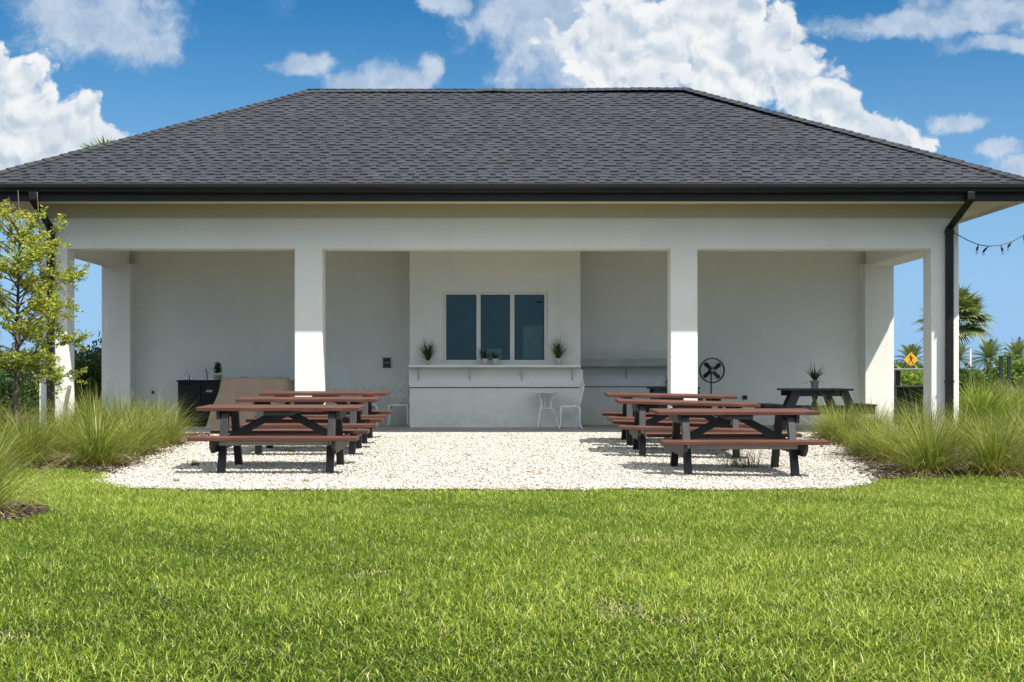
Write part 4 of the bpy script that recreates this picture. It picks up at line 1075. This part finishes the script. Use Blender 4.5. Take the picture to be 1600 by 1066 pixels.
def bush(name, loc, rx, ry, h, n, size, leafm, label, cat='bush', seed=1, trunk=0.0, lumps=9, asp=.5):
    r_ = np.random.default_rng(seed); t = empty(name, loc, label, cat)
    c_ = []
    for i in range(lumps):
        a = r_.uniform(0, 6.28); q = r_.uniform(.1, .75); c_.append((math.cos(a)*rx*q, math.sin(a)*ry*q, trunk+(h-trunk)*r_.uniform(.25, .78), r_.uniform(.28, .5)))
    pts = []; rn = []; nr = []
    for i in range(lumps):
        x, y, z, s_2 = c_[i]; m = n//lumps
        d = r_.normal(size=(m, 3)); d /= np.linalg.norm(d, axis=1)[:, None]; rad = (r_.uniform(0, 1, m)**.35)*(1+.25*np.sin(d[:, 0]*5+i)+.2*np.sin(d[:, 2]*7+d[:, 1]*4))
        P = np.stack([x+d[:, 0]*rad*rx*s_2, y+d[:, 1]*rad*ry*s_2, z+d[:, 2]*rad*(h-trunk)*s_2*.75], 1)
        pts.append(P); rn.append(np.clip(r_.normal(.45+.12*math.sin(i*2.1), .2, m), 0, 1)); nr.append(d*.7)
    pts = np.concatenate(pts); rn = np.concatenate(rn); nr = np.concatenate(nr); k = pts[:, 2] > .02
    leaf_cloud(pts[k], size, asp, mt=M[leafm], parent=t, name='crown' if trunk else 'foliage', rnd=rn[k], nrm=nr[k], droop=.1)
    b = MB()
    for i in range(min(lumps, 7)):
        x, y, z, s_2 = c_[i]; b.tube(bez((x*.1, y*.1, -.1), (x*.2, y*.2, z*.6), (x, y, z), 5), [h*.018+trunk*.03, h*.014+trunk*.022, h*.011, h*.007, h*.003], 6)
    b.build('trunk' if trunk else 'stem', M['bark'], t)
    return t
def gl(px, D): return ((px-VX)*D/F, D, .165)
bush('shrub', gl(138, 31.0), .85, .8, 1.75, 5200, .11, 'dark_leaf', 'dark glossy shrub seen through the left side opening', seed=3, asp=.42)
bush('shrub', gl(190, 32.5), 1.0, .8, 2.0, 4000, .12, 'dark_leaf', 'taller dark shrub partly hidden by the left rear column', seed=8, asp=.42)
bush('shrub', gl(92, 33.5), .8, .8, 1.3, 3000, .11, 'dark_leaf', 'low dark shrub between the left corner column and the side opening', seed=5)
bush('shrub', gl(30, 36), 1.5, 1.2, 1.6, 4200, .12, 'dark_leaf', 'broad dark shrub behind the young tree at the left', seed=6)
bush('shrub', gl(-60, 38), 1.6, 1.2, 1.7, 3600, .12, 'mid_leaf', 'green shrub at the left edge behind the planting bed', seed=7)
bush('shrub', gl(-10, 60), 2.6, 2.0, 2.3, 3200, .22, 'mid_leaf', 'distant round shrub at the left edge of the photo', seed=12)
bush('shrub', gl(80, 64), 2.4, 2.0, 2.0, 3200, .22, 'mid_leaf', 'distant shrub seen just left of the left corner column', seed=13)
bush('shrub', gl(1420, 33), .9, .8, .98, 2600, .16, 'lime_leaf', 'bright green low shrub behind the tall black bar table', seed=14)
bush('shrub', gl(1622, 52), 1.5, 1.2, 1.75, 5000, .17, 'lime_leaf', 'bushy light-green shrub tree at the right edge of the photo', seed=15)
bush('shrub', gl(1512, 62), 1.1, 1.0, 1.15, 2600, .18, 'mid_leaf', 'dark round shrub immediately right of the corner column', seed=16)
bush('shrub', gl(1548, 75), 1.6, 1.4, 1.05, 2600, .20, 'dark_leaf', 'dark shrub below the crown of the date palm', seed=17)
bush('shrub', gl(1584, 70), 1.2, 1.0, 1.25, 2200, .2, 'mid_leaf', 'green shrub behind the two dark posts', seed=18)
bush('shrub', gl(1422, 120), 3.0, 2.0, 1.9, 2000, .35, 'mid_leaf', 'distant shrub below the crossing sign', seed=19)

def palm(loc, label, h, cr, kind, tr_r, nf, seed, leafm='palm_leaf', lean=0.0):
    r_ = random.Random(seed); t = empty('palm_tree', loc, label, 'palm tree')
    top = Vector((lean, 0, h)); P = bez((0, 0, -.1), (0, 0, h*.5), top, 14)
    MB().tube(P, [tr_r*(1.15-.25*i/13)*(1+.06*(i % 2)) for i in range(14)], 12).build('trunk', M['palm_bark'], t)
    VV, FF, CC = [], [], []; off_ = 0; stem = MB()
    for i in range(nf):
        f = i/nf; a = i*2.39996; el = R(80-105*f)+r_.uniform(-.12, .12)
        d = Vector((math.cos(a)*math.cos(el), math.sin(a)*math.cos(el), math.sin(el)))
        if kind == 'fan':
            pl_ = cr*.48*r_.uniform(.85, 1.1); tip = top+d*pl_+Vector((0, 0, -.08*pl_)); stem.tube([top, tip], [.02, .012], 5)
            nl = 26; side = d.cross(Vector((0, 0, 1))).normalized(); up = side.cross(d)
            az_ = []; 
            for k in range(nl):
                q = (k/(nl-1)-.5)*R(215); ld = (d*math.cos(q)+side*math.sin(q)).normalized()
                L = cr*.58*(1-.25*abs(k/(nl-1)-.5)*2)*r_.uniform(.9, 1.08)
                w_ = cr*.030; s2 = up*.0+ld.cross(up).normalized()
                p0 = tip; p1 = tip+ld*L*.55+up*.02; p2 = tip+ld*L+Vector((0, 0, -.24*L*r_.uniform(.4, 1.3)))
                vs_ = [p0-s2*w_*.3, p0+s2*w_*.3, p1+s2*w_, p1-s2*w_, p2+s2*w_*.15, p2-s2*w_*.15]
                VV += [tuple(x_) for x_ in vs_]; FF += [(off_, off_+1, off_+2, off_+3), (off_+3, off_+2, off_+4, off_+5)]; off_ += 6
                c_ = min(1, max(0, .45+.25*math.sin(i*1.7)+r_.gauss(0, .15)-(.0 if f < .75 else -.2))); CC += [(c_, .6, 0, 1)]*6
        else:
            L = cr*r_.uniform(.85, 1.1); p2 = top+d*L+Vector((0, 0, -.38*L*(1-abs(math.sin(el))*.6))); p1 = top+d*L*.55+Vector((0, 0, .08*L))
            B = bez(top, p1, p2, 15); stem.tube(B, [.03*cr/3]*3+[.018*cr/3]*8+[.006]*4, 4)
            for k in range(1, 15):
                dd = (B[k]-B[k-1]).normalized(); side = dd.cross(Vector((0, 0, 1)))
                side = side.normalized() if side.length > .01 else Vector((1, 0, 0)); up = side.cross(dd)
                ll = cr*.24*(1-abs(k/14-.45)*1.3)
                for sgn in (-1, 1):
                    for m_ in (0, .5):
                        q0 = B[k-1].lerp(B[k], m_); ld = (dd*.75+side*sgn*.8+up*.25).normalized(); q1 = q0+ld*ll; w_ = dd*cr*.013
                        VV += [tuple(x_) for x_ in (q0-w_, q0+w_, q1+w_*.3, q1-w_*.3)]; FF.append((off_, off_+1, off_+2, off_+3)); off_ += 4
                        c_ = min(1, max(0, .35+r_.gauss(0, .2))); CC += [(c_, .6, 0, 1)]*4
    np_mesh('crown', VV, np.array(FF), M[leafm], t, CC)
    stem.build('frond_stems', mat('frond_stem', (.10, .12, .05), None), t)
    return t
def pz(py, D): return H+(VY-py)*D/F-.165
palm(gl(1489, 62), 'fan palm with a round crown right behind the right corner column', pz(502, 62), 1.8, 'fan', .17, 46, 3, lean=.1)
palm(gl(170, 47), 'tall fan palm behind the building, only frond tips showing above the left roof slope', pz(290, 47), 1.75, 'fan', .17, 34, 6)
for px, py, D, cr, lab in ((1545, 562, 190, 3.4, 'distant date palm with a full round crown between the column and the two dark posts'), (1424, 566, 200, 3.4, 'distant date palm directly behind the pedestrian crossing sign'),
                          (1496, 562, 210, 3.3, 'distant date palm mostly hidden by the right corner column'), (1590, 560, 200, 3.3, 'distant date palm at the right edge above the light-green shrub')):
    palm(gl(px, D), lab, pz(py, D), cr, 'date', .35, 46, int(px), 'palm_leaf')
# far tree line: one reads as a mass
def treeline(px0, px1, D, hmin, hmax, label, seed):
    r_ = np.random.default_rng(seed); n = 9000; x = r_.uniform((px0-VX)*D/F, (px1-VX)*D/F, n); y = r_.uniform(D, D+12, n)
    hh = hmin+(hmax-hmin)*(.5+.5*np.sin(x*.31+seed)*np.sin(x*.13+1))*(1-.25*np.abs(np.sin(x*1.1+y*.5))); z = hh*np.sqrt(r_.uniform(0, 1, n))
    o = leaf_cloud(np.stack([x, y, z], 1), .95, .6, name='tree_line', mt=M['mid_leaf'], rnd=np.clip(r_.normal(.3, .2, n), 0, 1)); tag(o, label, 'trees', kind='stuff')
treeline(1280, 2100, 300, 1.6, 3.0, 'far line of trees along the horizon on the right', 3)
treeline(-900, 330, 240, 2.2, 5.0, 'far line of trees along the horizon on the left', 5)

# ============================================================ SIGN, POLES, STRING LIGHTS
D = 93; sc_ = F/D; cxs = (1423.5-VX)/sc_; czs = H+(VY-562)/sc_
sg = empty('crossing_sign', (cxs, D, .165), 'yellow diamond pedestrian crossing sign with an arrow plaque below, beyond the right side opening', 'road sign')
zc = czs-.165
MB().box(-.03, .03, .012, .06, 0, zc+.45).build('post', M['grey'], sg)
def dia(h_, y0, y1): return MB().prism([(-h_, zc), (0, zc-h_), (h_, zc), (0, zc+h_)], y0, y1)
dia(.53, -.002, .010).build('sign_border', M['ink'], sg); dia(.495, -.006, -.0025).build('sign_face', M['yellow'], sg)
b = MB(); b.lathe([(0, -.012), (.052, -.012), (.052, -.007), (0, -.007)], (-.04, 0, zc+.28), 16, ax='y')
for poly in ([(-.07, .21), (.03, .22), (.05, .03), (-.05, .02)], [(-.05, .05), (.0, .02), (-.07, -.16), (-.13, -.30), (-.18, -.28), (-.10, -.12)], [(-.02, .05), (.05, .03), (.08, -.12), (.17, -.28), (.12, -.30), (.03, -.14)],
             [(-.07, .21), (-.06, .15), (-.13, .08), (-.19, .07), (-.19, .10), (-.14, .115)], [(.03, .22), (.035, .15), (.11, .09), (.12, .02), (.15, .02), (.14, .11)]):
    b.prism([(x, zc+z) for x, z in poly], -.012, -.007)
b.build('walking_figure', M['ink'], sg)
pzc = H+(VY-583.5)/sc_-.165
MB().box(-.33, .33, -.002, .010, pzc-.17, pzc+.17).build('plaque_border', M['ink'], sg); MB().box(-.30, .30, -.006, -.0025, pzc-.14, pzc+.14).build('plaque_face', M['yellow'], sg)
b = MB(); b.prism([(x, pzc+z) for x, z in [(.17, .10), (.20, .05), (-.04, -.055), (-.02, -.10), (-.17, -.085), (-.09, .04), (-.07, -.005)]], -.012, -.007); b.build('arrow', M['ink'], sg)
for px, lab in ((1564, 'left one of two dark slim posts beyond the right grass clumps'), (1576.5, 'right one of two dark slim posts beyond the right grass clumps')):
    D = 40; t = empty('marker_post', gl(px, D), lab, 'post', 'two dark posts beyond the right bed')
    zt = pz(558, D); MB().box(-.045, .045, -.045, .045, 0, zt).build('post', M['black_wood'], t, .006); MB().box(-.06, .06, -.06, .06, zt, zt+.03).build('cap', M['black_wood'], t, .006)
D = 170; t = empty('flag_pole', gl(1516.5, D), 'thin white pole standing far off between the column and the date palm', 'pole')
MB().tube([(0, 0, 0), (0, 0, pz(547, D))], [.09, .06], 8).build('pole', M['white_metal'], t); MB().lathe([(0, -.1), (.1, 0), (0, .1)], (0, 0, pz(547, D)+.1), 10).build('finial', M['white_metal'], t)
# string lights from the downspout to the tree at the right
Ds = 22.33; ss = F/Ds
px_ = [(1490, 364), (1500, 368), (1515, 375), (1533, 381.5), (1550, 383.5), (1571, 381.5), (1591, 375), (1610, 365), (1640, 345), (1680, 318)]
base = Vector(((1491-VX)/ss, Ds, H+(VY-364)/ss))
stl = empty('string_lights', base, 'dark string of clear bulbs hanging from the right downspout', 'string lights')
pts = [Vector(((x-VX)/ss, Ds+.10*i*.4, H+(VY-y)/ss))-base for i, (x, y) in enumerate(px_)]
MB().tube(pts, .007, 6).build('cable', M['plastic'], stl)
for i, sw in ((3, -.03), (4, -.09), (5, .03), (6, -.08), (7, .02), (8, -.04)):
    p = pts[i]
    skt = MB().tube([p, p+Vector((sw*.3, 0, -.03)), p+Vector((sw*.4, 0, -.035)), p+Vector((sw*.9, 0, -.085))], [.008, .009, .017, .018], 10).build('socket', M['plastic'], stl)
    q = p+Vector((sw*.9, 0, -.085)); bb = MB().lathe([(.0, -.062), (.012, -.060), (.020, -.048), (.021, -.034), (.014, -.012), (.011, 0), (0, 0)], (q.x, q.y, q.z), 12); bb.build('bulb', M['bulb'], skt)
# weeds in the gravel
def weed(px, py, h, n, lab, m_='mid_leaf'):
    X, Y = gp(px, py); k = n; az = rng.uniform(0, 6.28, k)
    V, Fq, col = ribbons(np.stack([rng.normal(0, h*.35, k), rng.normal(0, h*.3, k), np.zeros(k)], 1), az, h*rng.uniform(.4, 1.2, k), np.full(k, .006), np.abs(rng.normal(.2, .3, k)), rng.uniform(.1, 1.2, k), 4, np.clip(rng.normal(.55, .25, k), 0, 1))
    o = np_mesh('weed', V, Fq, M[m_], None, col); o.location = (X, Y, float(gz(X, Y))+.02); tag(o, lab, 'weed')
    return o
weed(1160, 734, .30, 150, 'sprouting green weed under the nearest right picnic table')
weed(452, 709, .07, 90, 'small patch of weeds under the nearest left picnic table', 'oak')
weed(305, 731, .09, 120, 'flat weed patch in the shadow at the left end of the nearest left table')
weed(275, 757, .05, 60, 'tiny dry weed near the lawn edge left of the nearest left table', 'tan_leaf')
weed(478, 757, .05, 60, 'tiny dry weed near the lawn edge in front of the nearest left table', 'tan_leaf')
weed(607, 752, .08, 14, 'thin single sprout in the gravel near the lawn, left of centre')
weed(1023, 716, .08, 14, 'thin sprout in the gravel beside the middle right picnic table')
weed(1130, 726, .10, 26, 'small sprig left of the big weed under the nearest right table')
